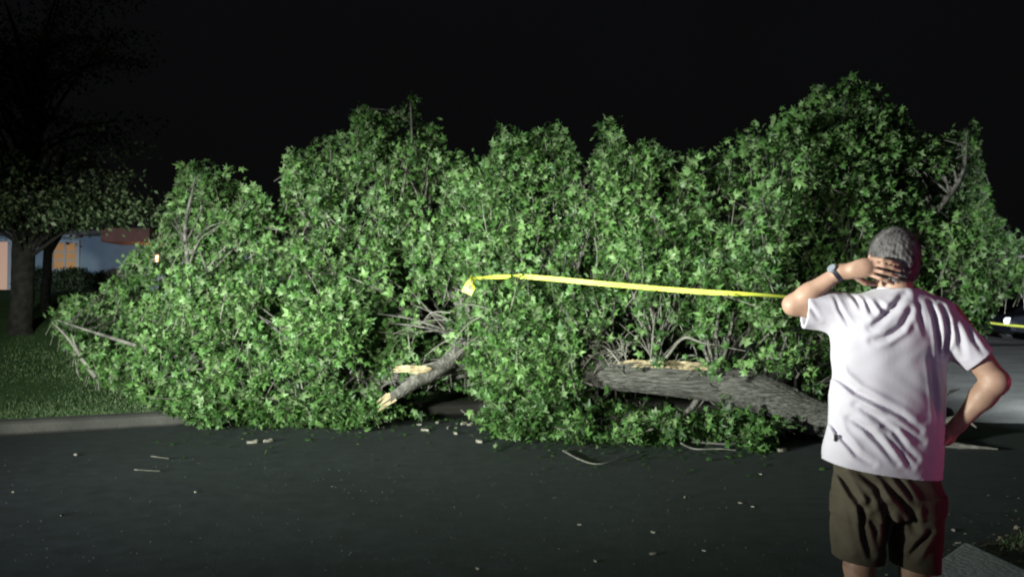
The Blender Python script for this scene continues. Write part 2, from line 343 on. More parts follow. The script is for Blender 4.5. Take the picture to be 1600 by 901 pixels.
BOUGH = [   # pixel x, pixel y, depth, radius
    [(915, 586, 10.8, .14), (820, 560, 11.4, .10), (700, 520, 12.1, .07), (560, 430, 13.2, .045), (470, 330, 13.9, .025), (455, 260, 14.0, .01)],
    [(870, 578, 11.0, .13), (760, 520, 11.6, .10), (690, 420, 12.9, .06), (650, 280, 13.9, .03), (641, 160, 14.1, .008)],
    [(960, 590, 10.8, .10), (900, 500, 11.9, .07), (870, 350, 12.9, .04), (855, 215, 13.6, .01)],
    [(1030, 590, 10.7, .09), (1010, 470, 12.0, .06), (970, 330, 12.9, .035), (952, 208, 13.5, .01)],
    [(1120, 600, 10.7, .11), (1160, 470, 12.2, .08), (1200, 350, 12.9, .05), (1300, 240, 13.6, .03), (1325, 130, 14.0, .01)],
    [(1190, 612, 10.6, .12), (1330, 500, 12.0, .09), (1430, 370, 12.6, .06), (1500, 280, 13.0, .03), (1512, 205, 13.3, .01)],
    [(1245, 634, 10.5, .10), (1420, 520, 11.9, .07), (1520, 420, 12.3, .04), (1600, 400, 12.6, .02), (1650, 405, 12.7, .008)],
    [(800, 562, 11.4, .12), (640, 590, 12.2, .09), (470, 590, 12.6, .07), (330, 520, 13.0, .045), (290, 380, 13.4, .03), (305, 275, 13.8, .01)],
    [(560, 590, 12.3, .06), (400, 585, 12.6, .05), (250, 550, 12.8, .035), (150, 520, 12.9, .02), (90, 500, 13.2, .008)],
    [(1100, 610, 10.7, .04), (1060, 650, 10.6, .03), (950, 668, 10.5, .02), (850, 676, 10.4, .008)],
    [(1235, 645, 10.3, .04), (1195, 672, 10.0, .03), (1150, 692, 9.7, .015), (1080, 690, 9.9, .008)],
    [(1120, 470, 12.0, .06), (1090, 400, 12.4, .04), (1060, 330, 12.8, .025), (1035, 240, 13.2, .008)],
]
base = P(1425, 680, 10.0); tree = empty('fallen_tree', (base.x, base.y, 0))
tag(tree, 'big uprooted leafy green tree lying across the dark street', 'tree')
def pathP(cs, n):
    c = [(*P(a, b, Y), r) for a, b, Y, r in cs]; q = smooth_path(c, n); return q[:, :3], q[:, 3]
# trunk with real furrowed bark
def barkb(seed, amp=.06, n=1):
    def fn(u, th):
        w_ = u*26+seed
        a_ = np.sin(th*9+2.2*np.sin(w_*.9)+seed)*.5+np.sin(th*17+1.7*np.sin(w_*1.7+1))*.35+np.sin(th*29+2.4*np.sin(w_*2.9))*.3
        return amp*(-np.abs(a_)+.35)+.05*np.sin(th*2+w_*.35)+.04*np.sin(w_*.8+th)+rng.normal(0, amp*.12, np.broadcast(u, th).shape)
    return fn
m = MB(); tp, tr = pathP(TRK, 220); m.tube(tp, tr, 120, 0, barkb(1.0, .075))
trunk = m.build('trunk', M_BARKX, tree, smooth=True)
# roots at the torn base
m = MB()
for k in range(5):
    a0 = k/5*2*PI+random.uniform(-.2, .2); c = np.array(P(1432, 670, 9.97))
    dv = np.array([.55+random.random()*.3, math.cos(a0)*.9, math.sin(a0)*.75])
    q = [(*(c+np.array([-.05, math.cos(a0)*.2, math.sin(a0)*.2])), .09), (*(c+dv*.28), .06), (*(c+dv*.5+rng.normal(0, .05, 3)), .03), (*(c+dv*.75+rng.normal(0, .08, 3)), .008)]
    q = np.array(q); q[:, 2] = np.maximum(q[:, 2], .03); s_ = smooth_path(q, 14); m.tube(s_[:, :3], s_[:, 3], 9, 0)
m.build('root', M_BARK, tree, smooth=True)
# pale splintered wood along the top of the trunk
def surf_top(px, off=0):      # top of trunk near pixel column
    i = int(np.argmin(np.abs(proj(tp)[0]-px))); return tp[i]+np.array([0, -tr[i]*.35+off*.2, tr[i]*.93]), tr[i]
m = MB()
for k in range(42):
    x0 = random.uniform(985, 1080) if k < 34 else random.uniform(960, 1000); L_ = random.uniform(14, 42); o_ = random.uniform(-.8, .8)
    th = .62+o_*.38
    i0 = int(np.argmin(np.abs(proj(tp)[0]-x0))); i1 = int(np.argmin(np.abs(proj(tp)[0]-(x0+L_))))
    def onr(i, e): return tp[i]+np.array([0, -math.sin(th)*tr[i]*e, math.cos(th)*tr[i]*e])
    pa = onr(i0, 1.02+random.uniform(0, .05)); pc = onr(i1, 1.02+random.uniform(0, .10)); pb = (pa+pc)/2+np.array([0, -.01, .012])
    m.tube([pa, pb, pc], [.003, random.uniform(.008, .02), .002], 5)
m.build('splintered_wood', M_WOOD, tree)
# broken stub with pale end pointing down-left
m = MB(); sp, sr = pathP([(608, 624, 10.75, .062), (640, 602, 10.85, .078), (690, 572, 11.1, .09), (740, 535, 11.6, .10), (800, 520, 12.1, .11)], 60); m.tube(sp, sr, 40, 0, barkb(4., .05)); stub = m.build('broken_limb', M_BARK, tree, smooth=True)
m = MB()
dir_ = (sp[0]-sp[6]); dir_ /= np.linalg.norm(dir_)
for k in range(26):
    o_ = rng.normal(0, .035, 3); L_ = random.uniform(.03, .15)
    m.tube([sp[0]+o_-dir_*.05, sp[0]+o_*.9+dir_*L_*.5, sp[0]+o_*.8+dir_*L_], [.018, .012, .002], 5)
c_ = P(640, 577, 10.9)
adopt(m.build('torn_end', M_WOOD), stub)
m = MB()
for k in range(30):
    p0 = np.array(P(random.uniform(612, 650), 577+random.uniform(-5, 5), 10.85)); m.tube([p0, p0+np.array([.1+random.random()*.12, rng.normal(0, .02), rng.normal(0, .015)])*.5, p0+np.array([.2, 0, .01])], [.004, .016, .002], 5)
m.build('torn_wood_strip', M_WOOD, tree)
# bare sprouts fanning up from the trunk, tangled twigs where the crown broke
def twig_mesh(items, name, par, mt):
    mb = MB()
    for ctrl, n_ in items:
        q = smooth_path(ctrl, n_); mb.tube(q[:, :3], np.maximum(q[:, 3], .0025), 6, 0)
    return mb.build(name, mt, par, smooth=True)
it = []
for tx, ty, r_ in [(1032, 470, .022), (1024, 488, .016), (985, 478, .015), (968, 505, .013), (1000, 470, .014), (1052, 500, .015), (1085, 512, .014), (1010, 455, .012), (975, 530, .011), (1045, 478, .011), (992, 500, .010), (1070, 495, .010)]:
    b0 = P(1024+random.uniform(-9, 6), 566, 10.62); e = P(tx, ty, 10.5+random.uniform(-.2, .4)); mid = b0.lerp(e, .5)+Vector((rng.normal(0, .03), rng.normal(0, .05), .02))
    r_ *= .62; it.append(([(*b0, r_), (*mid, r_*.75), (*e, r_*.35)], 12))
it.append(([(*P(1040, 560, 10.6), .02), (*P(1068, 528, 10.4), .016), (*P(1100, 536, 10.3), .012), (*P(1165, 548, 10.3), .006)], 20))
for x_ in (1085, 1108): it.append(([(*P(x_-6, 532, 10.35), .008), (*P(x_+2, 548, 10.4), .008), (*P(x_+6, 566, 10.5), .006)], 10))
twig_mesh(it, 'bare_sprout', tree, M_TWIG)
it = []
for k in range(70):
    b0 = P(random.uniform(905, 985), random.uniform(548, 592), 10.5+random.uniform(0, .4)); a_ = random.uniform(PI*.25, PI*1.2); L_ = random.uniform(.15, .45)
    e = b0+Vector((math.cos(a_)*L_*1.2, random.uniform(-.2, .1), math.sin(a_)*L_*.8)); e.z = max(e.z, .35)
    mid = b0.lerp(e, .5)+Vector((rng.normal(0, .05), -.04, .08))
    r_ = random.uniform(.005, .013); it.append(([(*b0, r_), (*mid, r_*.8), (*e, r_*.4)], 9))
twig_mesh(it, 'tangled_twigs', tree, M_TWIG); it = []
for k in range(14):
    b0 = P(random.uniform(690, 800), random.uniform(480, 545), 10.9+random.uniform(0, .5)); a_ = random.uniform(PI*.6, PI*1.4); L_ = random.uniform(.3, .8)
    e = b0+Vector((math.cos(a_)*L_, random.uniform(-.2, .1), math.sin(a_)*L_*.8)); mid = b0.lerp(e, .5)+Vector((rng.normal(0, .05), 0, .07))
    r_ = random.uniform(.004, .010); it.append(([(*b0, r_), (*mid, r_*.8), (*e, r_*.4)], 9))
twig_mesh(it, 'tangled_twigs', tree, M_TWIG)

# sprigs
NS = 13500
sx = rng.uniform(80, 1655, NS*3); sy = rng.uniform(120, 712, NS*3)
ok = (sy > Tf(sx)+6) & (sy < Bf(sx)-3); sx = sx[ok][:NS]; sy = sy[ok][:NS]
sY = front(sx, sy)+3.3*rng.uniform(0, 1, len(sx))**1.35
sY += np.array([.6*mnoise.noise(Vector((a__*.0085, b__*.0085, 1.7)))+.45*mnoise.noise(Vector((a__*.02, b__*.02, 7.7))) for a__, b__ in zip(sx, sy)])*np.clip((sY-front(sx, sy)+.8)/1.5, .5, 1)*np.clip((Bf(sx)-sy)/70, 0, 1)
NV = len(sx)
def extra(x_, y_, Y_):
    global sx, sy, sY
    sx = np.concatenate([sx, x_]); sy = np.concatenate([sy, y_]); sY = np.concatenate([sY, Y_])
k = 150; e_ = rng.uniform(250, 592, k); extra(e_, Bf(e_)-rng.uniform(2, 34, k), foot(e_)-.15+rng.uniform(0, .4, k))       # low sprigs on the kerb
k = 90; e_ = rng.uniform(765, 1215, k); extra(e_, Bf(e_)-rng.uniform(2, 34, k), foot(e_)-.1+rng.uniform(0, .4, k))
k = 90; a__ = rng.uniform(0, 2*PI, k); rr_ = rng.uniform(0, 1, k)**.5; extra(515+62*rr_*np.cos(a__), 515+52*rr_*np.sin(a__), 10.65+.5*rr_+rng.uniform(0, .4, k))   # bulging bright clump
k = 110; e_ = rng.uniform(250, 1560, k); extra(e_, Tf(e_)+rng.uniform(-18, 8, k), front(e_, Tf(e_)+4)+rng.uniform(-.2, 1.2, k))    # shoots above the outline
extra(np.array([803., 806, 990, 1150]), np.array([430., 444, 458, 468]), np.array([9.95, 9.9, 9.75, 9.75]))   # leaves hanging over the tape
k = 34; extra(rng.uniform(800, 905, k), rng.uniform(545, 600, k), rng.uniform(10.2, 10.7, k))
k = 120; a__ = rng.uniform(0, 2*PI, k); rr_ = rng.uniform(0, 1, k)**.5; ex_ = 1345+85*rr_*np.cos(a__); ey_ = 290+95*rr_*np.sin(a__); extra(ex_, ey_, front(ex_, ey_)-.3+rng.uniform(0, .9, k))
k = 40; extra(rng.uniform(330, 470, k), rng.uniform(575, 640, k), rng.uniform(11.2, 11.7, k))
def Pn(px, py, Y):
    dx = (px-CX)/F; dy = (CY-py)/F; wy = ca-dy*sa; wz = sa+dy*ca; t = Y/wy
    return np.stack([dx*t, Y, CAMZ+wz*t], -1)
S = Pn(sx, sy, sY)
# clumping: reject by 3d noise
nv = np.array([mnoise.noise(Vector(p)*1.25)+.5*mnoise.noise(Vector(p)*3.1+Vector((9, 2, 4))) for p in S])
keep = rng.uniform(0, 1, len(S)) < np.clip(.50+2.9*nv, .03, 1)
keep[NV:] = True; NVK = int(keep[:NV].sum())
S = S[keep]; sx = sx[keep]; sy = sy[keep]; sY = sY[keep]
bpaths = [pathP(b, 60) for b in BOUGH]
dist = np.stack([np.min(np.linalg.norm(S[:, None, :]-bp[None, ::3, :], axis=2), axis=1) for bp, br in bpaths], 1)
own = dist.argmin(1)
cen = Pn(sx, np.clip(sy+120, 0, 600), front(sx, sy)+1.9)
out = S-cen; out /= np.linalg.norm(out, axis=1)[:, None]+1e-6
tapeA = np.array([(700, 438), (740, 434), (820, 432), (975, 446), (1100, 456), (1222, 463), (1400, 485), (1600, 512)], float)
for bi, (bp, br) in enumerate(bpaths):
    idx = np.where(own == bi)[0]
    wood = MB(); wood.tube(bp, br, 20 if br[0] > .06 else 10, 0, barkb(bi*2.1, .05))
    fol = MB()
    # secondary branches to a sample of the sprigs
    sub = idx[rng.permutation(len(idx))[:max(6, len(idx)//10)]]
    for s_ in sub:
        e = S[s_]; dd_ = np.linalg.norm(bp-e, axis=1); j = int(np.argmin(dd_)); j = max(0, j-random.randint(2, 12)); b0 = bp[j]
        mid = (b0+e)/2+np.array([rng.normal(0, .08), rng.normal(0, .08), .10]); r0 = min(br[j]*.6, .028)
        q = smooth_path([(*b0, r0), (*mid, r0*.6), (*e, .006)], 9)
        wood.tube(q[:, :3], q[:, 3], 5, 0, caps=False)
    bo = wood.build('bough', M_BARK, tree, smooth=True)
    n_ = len(idx)
    if n_ == 0: continue
    dirn = out[idx]*.9+np.array([0, 0, .55])+rng.normal(0, .45, (n_, 3)); low = S[idx, 2] < .5; dirn[low, 2] -= .5
    dirn /= np.linalg.norm(dirn, axis=1)[:, None]; L_ = rng.uniform(.30, .62, n_)
    NL = 19
    t_ = rng.uniform(.05, 1.05, (n_, NL))**.8
    base_ = S[idx]-dirn*L_[:, None]*.55
    C = base_[:, None, :]+dirn[:, None, :]*(t_*L_[:, None])[..., None]
    rad_ = rng.normal(0, 1, (n_, NL, 3)); rad_ /= np.linalg.norm(rad_, axis=2)[..., None]
    C = C+rad_*rng.uniform(.02, .13, (n_, NL, 1)); C = C.reshape(-1, 3)
    ax = (rad_*.9+dirn[:, None, :]*.7+rng.normal(0, .3, (n_, NL, 3))).reshape(-1, 3)
    nn = (np.array([-.15, -.35, .75])+rng.normal(0, .62, (n_, NL, 3))+.35*dirn[:, None, :]).reshape(-1, 3)
    size = rng.uniform(.07, .155, len(C))*np.repeat(rng.uniform(.8, 1.12, n_), NL); tone = np.clip(np.repeat(rng.uniform(.1, .8, n_), NL)+rng.normal(0, .26, len(C)), 0, 1)
    x_, y_ = proj(C+ax/np.linalg.norm(ax, axis=1)[:, None]*size[:, None]*.5)
    k1 = (y_ > Tf(x_)-2+np.repeat(np.where(idx >= NVK, -14, np.clip(rng.normal(6, 14, n_), -18, 36)), NL)+rng.normal(0, 3, len(x_))) & (y_ < Bf(x_)+3+np.repeat(np.clip(rng.normal(-3, 8, n_), -18, 10), NL))
    k2 = rng.uniform(0, 1, len(x_)) > gap_prob(x_, y_)
    ty_ = np.interp(x_, tapeA[:, 0], tapeA[:, 1])
    k3 = ~((rng.uniform(0, 1, len(x_)) > .25) & (np.abs(y_-ty_) < 10) & (x_ > 715) & ((x_ < 785) | (x_ > 820)) & (C[:, 1] > 9.4) & (C[:, 1] < 11.0))
    k3 &= ~((np.abs(x_-733) < 16) & (np.abs(y_-447) < 16) & (C[:, 1] < 11.0))
    k4 = (C[:, 2] > .03) & (C[:, 2]-size*.3 > 0) & (C[:, 2] > H(C[:, 0], C[:, 1])*(C[:, 1] > kerb_y(C[:, 0]))+.02)
    kk = k1 & k2 & k3 & k4
    leaf_geo(C[kk], ax[kk], nn[kk], size[kk], tone[kk], fol, 0)
    fx, fy = proj(S[idx]); gp = gap_prob(fx, fy)
    for q in range(n_):
        if gp[q] > .8: continue
        a_ = base_[q]; b__ = base_[q]+dirn[q]*L_[q]*.95
        if b__[2] < .03 or a_[2] < .03: continue
        xx_, yy_ = proj(b__[None]); 
        if yy_[0] < Tf(xx_)[0]: continue
        fol.tube([a_, (a_+b__)/2+rng.normal(0, .015, 3), b__], [.007, .005, .003], 3, 1, caps=False)
    fo = fol.build('foliage', [M_LEAF, M_TWIG]); adopt(fo, bo)
# bare grey branch showing at the far left of the crown
it = [([(*P(150, 590, 12.6), .035), (*P(128, 560, 12.7), .03), (*P(108, 530, 12.9), .024), (*P(82, 503, 13.1), .010)], 24),
      ([(*P(128, 560, 12.7), .02), (*P(118, 540, 12.6), .014), (*P(112, 522, 12.6), .006)], 12),
      ([(*P(1200, 350, 12.2), .02), (*P(1165, 325, 12.15), .016), (*P(1128, 306, 12.1), .006)], 14),
      ([(*P(905, 350, 12.0), .012), (*P(899, 320, 12.0), .010), (*P(886, 290, 12.1), .005)], 12)]
for k in (it[:2], it[2:3], it[3:]): twig_mesh(k, 'bare_branch', tree, M_TWIG)

# ================================================================== caution tape
def strip(ctrl, n_, width, twist):
    q = smooth_path([(*P(a, b, Y),) for a, b, Y in ctrl], n_); T = np.gradient(q, axis=0); T /= np.linalg.norm(T, axis=1)[:, None]
    up = np.array([0, 0, 1.]); S_ = np.cross(T, up); S_ /= np.linalg.norm(S_, axis=1)[:, None]; U = np.cross(S_, T)
    tw = twist(np.linspace(0, 1, n_))
    wv = np.cos(tw)[:, None]*U+np.sin(tw)[:, None]*S_
    nv_ = np.cross(wv, T)*.0008
    a_ = q+wv*width/2; b_ = q-wv*width/2
    V = np.concatenate([a_+nv_, b_+nv_, b_-nv_, a_-nv_]); Fc = []
    for i in range(n_-1):
        for s_ in range(4):
            e = (s_+1) % 4; Fc.append([s_*n_+i, e*n_+i, e*n_+i+1, s_*n_+i+1])
    return V, Fc, q
m = MB()
V, Fc, _ = strip([(738, 435, 10.2), (765, 433, 10.2), (800, 432, 10.15), (835, 433, 10.05), (975, 446, 9.9), (1100, 456, 9.8), (1222, 463, 10.0), (1400, 482, 11.5), (1590, 509, 14.5), (1800, 522, 18)], 160, .052, lambda u: np.where(u < .06, 1.25-u*6, .55+.45*np.sin(u*9+1.0)+.25*np.sin(u*31)))
m.add(V, Fc)
V, Fc, _ = strip([(740, 434, 10.18), (736, 444, 10.12), (729, 458, 10.12)], 14, .12, lambda u: .1+0*u)
m.add(V, Fc)
tape = m.build('caution_tape', M_TAPE)
tag(tape, 'long yellow barrier tape stretched from the fallen branches past the standing man', 'barrier tape')
m = MB(); q0 = np.array(P(733, 449, 10.105)); 
m.box(q0[0]-.012, q0[0]+.022, q0[1]-.008, q0[1]-.006, q0[2]-.02, q0[2]+.03); m.box(q0[0]+.0, q0[0]+.045, q0[1]-.008, q0[1]-.006, q0[2]+.055, q0[2]+.07)
m.build('printed_mark', M_INK, tape)
#@@PART2
# ================================================================== the man (signed distance shapes -> one surface each)
PX = 400.0; YM = 3.5
def Mp(px, py, dy=0.0): return np.array(P(px, py, YM+dy))
class Field:
    def __init__(s, lo, hi, h):
        s.lo = np.array(lo, float); s.h = h; s.n = np.ceil((np.array(hi)-s.lo)/h).astype(int)+1
        s.D = np.full(s.n, .15, np.float32); s.ax = [s.lo[i]+h*np.arange(s.n[i]) for i in range(3)]
    def sub(s, lo, hi, pad=.06):
        i0 = np.clip(((np.array(lo)-pad-s.lo)/s.h).astype(int), 0, s.n-1); i1 = np.clip(((np.array(hi)+pad-s.lo)/s.h).astype(int)+2, 1, s.n)
        sl = tuple(slice(a_, b_) for a_, b_ in zip(i0, i1)); X, Y, Z = np.meshgrid(*[s.ax[i][sl[i]] for i in range(3)], indexing='ij')
        return sl, X, Y, Z
    def put(s, sl, d, k, op='u'):
        A_ = s.D[sl]
        if op == 'u':
            if k > 0:
                h = np.clip(.5+.5*(A_-d)/k, 0, 1); s.D[sl] = A_*(1-h)+d*h-k*h*(1-h)
            else: s.D[sl] = np.minimum(A_, d)
        elif op == 's':
            d = -d; h = np.clip(.5-.5*(A_-d)/max(k, 1e-5), 0, 1); s.D[sl] = A_*(1-h)+d*h+k*h*(1-h)
    def cap(s, a, b, ra, rb, k=.02, op='u', sc_=(1, 1, 1)):
        a = np.array(a, float); b = np.array(b, float); r = max(ra, rb)
        sl, X, Y, Z = s.sub(np.minimum(a, b)-r, np.maximum(a, b)+r)
        S3 = np.array(sc_); ba = (b-a)/S3; p = [(X-a[0])/S3[0], (Y-a[1])/S3[1], (Z-a[2])/S3[2]]
        t = np.clip((p[0]*ba[0]+p[1]*ba[1]+p[2]*ba[2])/(ba@ba+1e-12), 0, 1)
        d = np.sqrt((p[0]-ba[0]*t)**2+(p[1]-ba[1]*t)**2+(p[2]-ba[2]*t)**2)-(ra+(rb-ra)*t)
        s.put(sl, d*min(sc_), k, op)
    def ell(s, c, r, k=.02, op='u', rot=None):
        c = np.array(c, float); r = np.array(r, float); R_ = r.max(); sl, X, Y, Z = s.sub(c-R_, c+R_)
        p = np.stack([X-c[0], Y-c[1], Z-c[2]], -1)
        if rot is not None: p = p@rot
        q = p/r; k0 = np.sqrt((q**2).sum(-1)); k1 = np.sqrt(((q/r)**2).sum(-1))+1e-9; s.put(sl, k0*(k0-1)/k1, k, op)
    def loft(s, rows, k=.02, op='u', ex=2.4, fold=None):
        """rows: z, cx, cy, a, b  (z descending or ascending)"""
        R_ = np.array(sorted([tuple(r) for r in rows])); z0, z1 = R_[0, 0], R_[-1, 0]
        lo = (min(R_[:, 1]-R_[:, 3]), min(R_[:, 2]-R_[:, 4]), z0); hi = (max(R_[:, 1]+R_[:, 3]), max(R_[:, 2]+R_[:, 4]), z1)
        sl, X, Y, Z = s.sub(lo, hi); g = lambda j: np.interp(Z, R_[:, 0], R_[:, j])
        a_, b_ = g(3), g(4); q = (np.abs((X-g(1))/a_)**ex+np.abs((Y-g(2))/b_)**ex)**(1/ex)
        d = (q-1)*np.minimum(a_, b_); d = np.maximum(d, np.maximum(z0-Z, Z-z1)); s.put(sl, d, k, op)
    def mesh(s, name, mats, parent=None, smooth=True):
        D = s.D; nx, ny, nz = D.shape; neg = D < 0
        c = [neg[i:nx-1+i, j:ny-1+j, k:nz-1+k] for i in (0, 1) for j in (0, 1) for k in (0, 1)]
        tot = sum(x.astype(np.int8) for x in c); act = (tot > 0) & (tot < 8); I = np.argwhere(act); ids = -np.ones(act.shape, np.int64); ids[act] = np.arange(len(I))
        acc = np.zeros((len(I), 3)); cnt = np.zeros(len(I)); cor = np.array([(i, j, k) for i in (0, 1) for j in (0, 1) for k in (0, 1)])
        val = np.stack([D[I[:, 0]+o[0], I[:, 1]+o[1], I[:, 2]+o[2]] for o in cor], 1)
        for a_ in range(8):
            for b_ in range(a_+1, 8):
                if np.abs(cor[a_]-cor[b_]).sum() != 1: continue
                va, vb = val[:, a_], val[:, b_]; m_ = (va < 0) != (vb < 0); t = va[m_]/(va[m_]-vb[m_])
                acc[m_] += cor[a_]+t[:, None]*(cor[b_]-cor[a_]); cnt[m_] += 1
        V = s.lo+s.h*(I+acc/cnt[:, None]); Q = []
        for ax in range(3):
            sh = [slice(None)]*3; sh2 = [slice(None)]*3; sh[ax] = slice(0, -1); sh2[ax] = slice(1, None)
            e = neg[tuple(sh)] != neg[tuple(sh2)]; E = np.argwhere(e); o1, o2 = [x for x in range(3) if x != ax]
            E = E[(E[:, o1] > 0) & (E[:, o2] > 0) & (E[:, o1] < D.shape[o1]-1) & (E[:, o2] < D.shape[o2]-1)]
            flip = neg[E[:, 0], E[:, 1], E[:, 2]]
            u = np.zeros(3, int); u[o1] = 1; v = np.zeros(3, int); v[o2] = 1
            q = np.stack([ids[tuple((E-u-v).T)], ids[tuple((E-v).T)], ids[tuple(E.T)], ids[tuple((E-u).T)]], 1)
            if ax == 1: flip = ~flip
            q[~flip] = q[~flip][:, ::-1]; Q.append(q)
        mb = MB(); mb.add(V, np.concatenate(Q)); return mb.build(name, mats, parent, smooth)

SKIN = mat('skin', (.38, .225, .16), (.46, .28, .205), 20, .5, .15, 90, spec=.4, dist=.004)
SHIRT = mat('white_jersey', (.56, .52, .585), None, 10, .8, .25, 160, spec=.25, sheen=.2, dist=.003)
SHORT = mat('olive_cloth', (.062, .050, .034), (.082, .068, .046), 12, .8, .3, 120, spec=.25, dist=.003)
HAIR = mat('grey_hair', (.05, .045, .045), (.25, .23, .23), 26, .55, .8, 90, spec=.5, stretch=(1, 1, .35), dist=.006)
STRAND = mat('hair_strand', (.04, .035, .035), (.24, .22, .22), 30, .5)
WATCH = mat('dark_metal', (.06, .06, .08), None, rough=.3, metal=.6)
WFACE = mat('watch_glass', (.25, .27, .32), None, rough=.15, spec=.8)
SHOE = mat('shoe_leather', (.10, .09, .08), (.14, .13, .11), 10, .6)
SOLE = mat('rubber_sole', (.5, .5, .48), None, rough=.7)

hc = Mp(1397, 404, .015)
man = Field((1.02, 3.1, -.01), (2.08, 3.85, 1.86), .005)
# head
man.ell(hc+[0, .005, .015], (.082, .100, .096), 0)
man.ell(hc+[0, .045, -.055], (.062, .070, .075), .03)                # face and jaw
man.ell(hc+[0, .085, -.105], (.030, .028, .024), .02)                # chin
man.cap(hc+[0, .108, .0], hc+[0, .130, -.032], .009, .014, .012)     # nose
for s_ in (-1, 1):
    man.ell(hc+[s_*.032, .108, .006], (.017, .014, .013), .008, 's')  # eye sockets
    man.ell(hc+[s_*.032, .094, .005], (.013, .013, .012), .003)
    man.cap(hc+[s_*.016, .108, .024], hc+[s_*.048, .098, .024], .007, .006, .008)   # brow
    man.ell(hc+[s_*.086, .010, -.012], (.010, .018, .031), .006)
    man.ell(hc+[s_*.093, .004, -.006], (.008, .014, .026), .004)
man.cap(hc+[-.022, .110, -.068], hc+[.022, .110, -.068], .006, .006, .005)
man.cap(hc+[-.020, .111, -.078], hc+[.020, .111, -.078], .007, .007, .004)
nb = Mp(1402, 470, .02)
man.cap(hc+[.002, .005, -.06], nb, .060, .066, .03)
# trunk
def zpy(py): return float(P(1385, py, YM)[2])
def xpx(px): return float(P(px, 480, YM)[0])
man.loft([(zpy(462), xpx(1402), 3.53, .08, .06), (zpy(480), xpx(1402), 3.52, .19, .09), (zpy(510), xpx(1400), 3.51, .19, .10), (zpy(580), xpx(1390), 3.53, .16, .09), (zpy(660), xpx(1383), 3.53, .165, .085), (zpy(735), xpx(1382), 3.52, .16, .085), (zpy(790), xpx(1382), 3.51, .15, .075)], .03, ex=2.2)
# left arm raised
shL = Mp(1325, 490, .02); elL = Mp(1240, 476, .05); wrL = Mp(1312, 425, -.03)
man.cap(shL, elL, .054, .040, .03); man.cap(elL, elL+(wrL-elL)*.35, .040, .040, .02); man.cap(elL+(wrL-elL)*.3, wrL, .040, .027, .02)

# left hand: palm, four fingers laid on the back of the head, thumb behind the ear
pa = Mp(1352, 416, -.075)
man.cap(wrL, Mp(1326, 423, -.045), .027, .027, .02)
man.cap(Mp(1330, 424, -.05), pa+[.004, -.006, -.004], .025, .029, .02, sc_=(1, .7, 1))
man.ell(pa+[-.005, .0, -.006], (.052, .019, .032), .025)
def finger(pts, r0, r1, k=.006):
    for i in range(len(pts)-1):
        u0 = i/(len(pts)-1); u1 = (i+1)/(len(pts)-1); man.cap(pts[i], pts[i+1], r0+(r1-r0)*u0, r0+(r1-r0)*u1, k)
for q in range(4):
    oz = [404, 412, 421, 430][q]; ln = [1.0, 1.08, 1.0, .80][q]
    k0 = Mp(1362, oz, -.088); k1 = Mp(1362+17*ln, oz+2+q, -.112); k2 = Mp(1362+30*ln, oz+5+q*1.2, -.115); k3 = Mp(1362+41*ln, oz+9+q*1.3, -.110)
    finger([k0, k1, k2, k3], .0098-.0006*q, .0075, .004)
finger([Mp(1338, 432, -.05), Mp(1352, 442, -.035), Mp(1366, 444, -.02)], .013, .009)
# right arm: hand on the hip
shR = Mp(1480, 494, -.01); elR = Mp(1556, 596, -.09); wrR = Mp(1498, 662, -.02); 
man.cap(shR, elR, .056, .045, .03); man.ell(elR, (.044, .044, .044), .02); man.cap(elR, elR+(wrR-elR)*.35, .043, .045, .02); man.cap(elR+(wrR-elR)*.3, wrR, .045, .028, .02)
hp = Mp(1478, 680, .03)
man.cap(wrR, hp, .027, .034, .015, sc_=(1, 1, 1)); man.ell(hp, (.030, .042, .038), .012)
for q in range(4):
    k0 = hp+[-.01, .03, .022-.017*q]; k1 = k0+[-.018, .035, -.006]; k2 = k1+[-.028, .022, -.006]; k3 = k2+[-.022, .006, -.004]
    finger([k0, k1, k2, k3], .0095, .0075, .004)
finger([hp+[.0, -.02, .0], hp+[-.022, -.055, -.012], hp+[-.045, -.075, -.02]], .012, .009)
# legs
kL = Mp(1343, 885, 0); kR = Mp(1430, 892, 0)
for kn, hx in ((kL, 1345), (kR, 1425)):
    hip = Mp(hx, 770, 0); an = np.array([kn[0]+(.0), 3.53, .09])
    man.cap(hip, kn, .072, .055, .03); cm = kn+(an-kn)*.33+[0, -.018, 0]; man.cap(kn, cm, .056, .056, .02); man.cap(cm, an, .054, .034, .02); man.ell(kn+[0, .02, .0], (.046, .046, .055), .02)
    man.cap(an, an+[0, .08, -.045], .036, .03, .02)
mo = man.mesh('person', [SKIN])
bx = [tuple(x) for x in ()]
tag(mo, 'person in white t-shirt and olive shorts, one hand on head, other on hip', 'person')
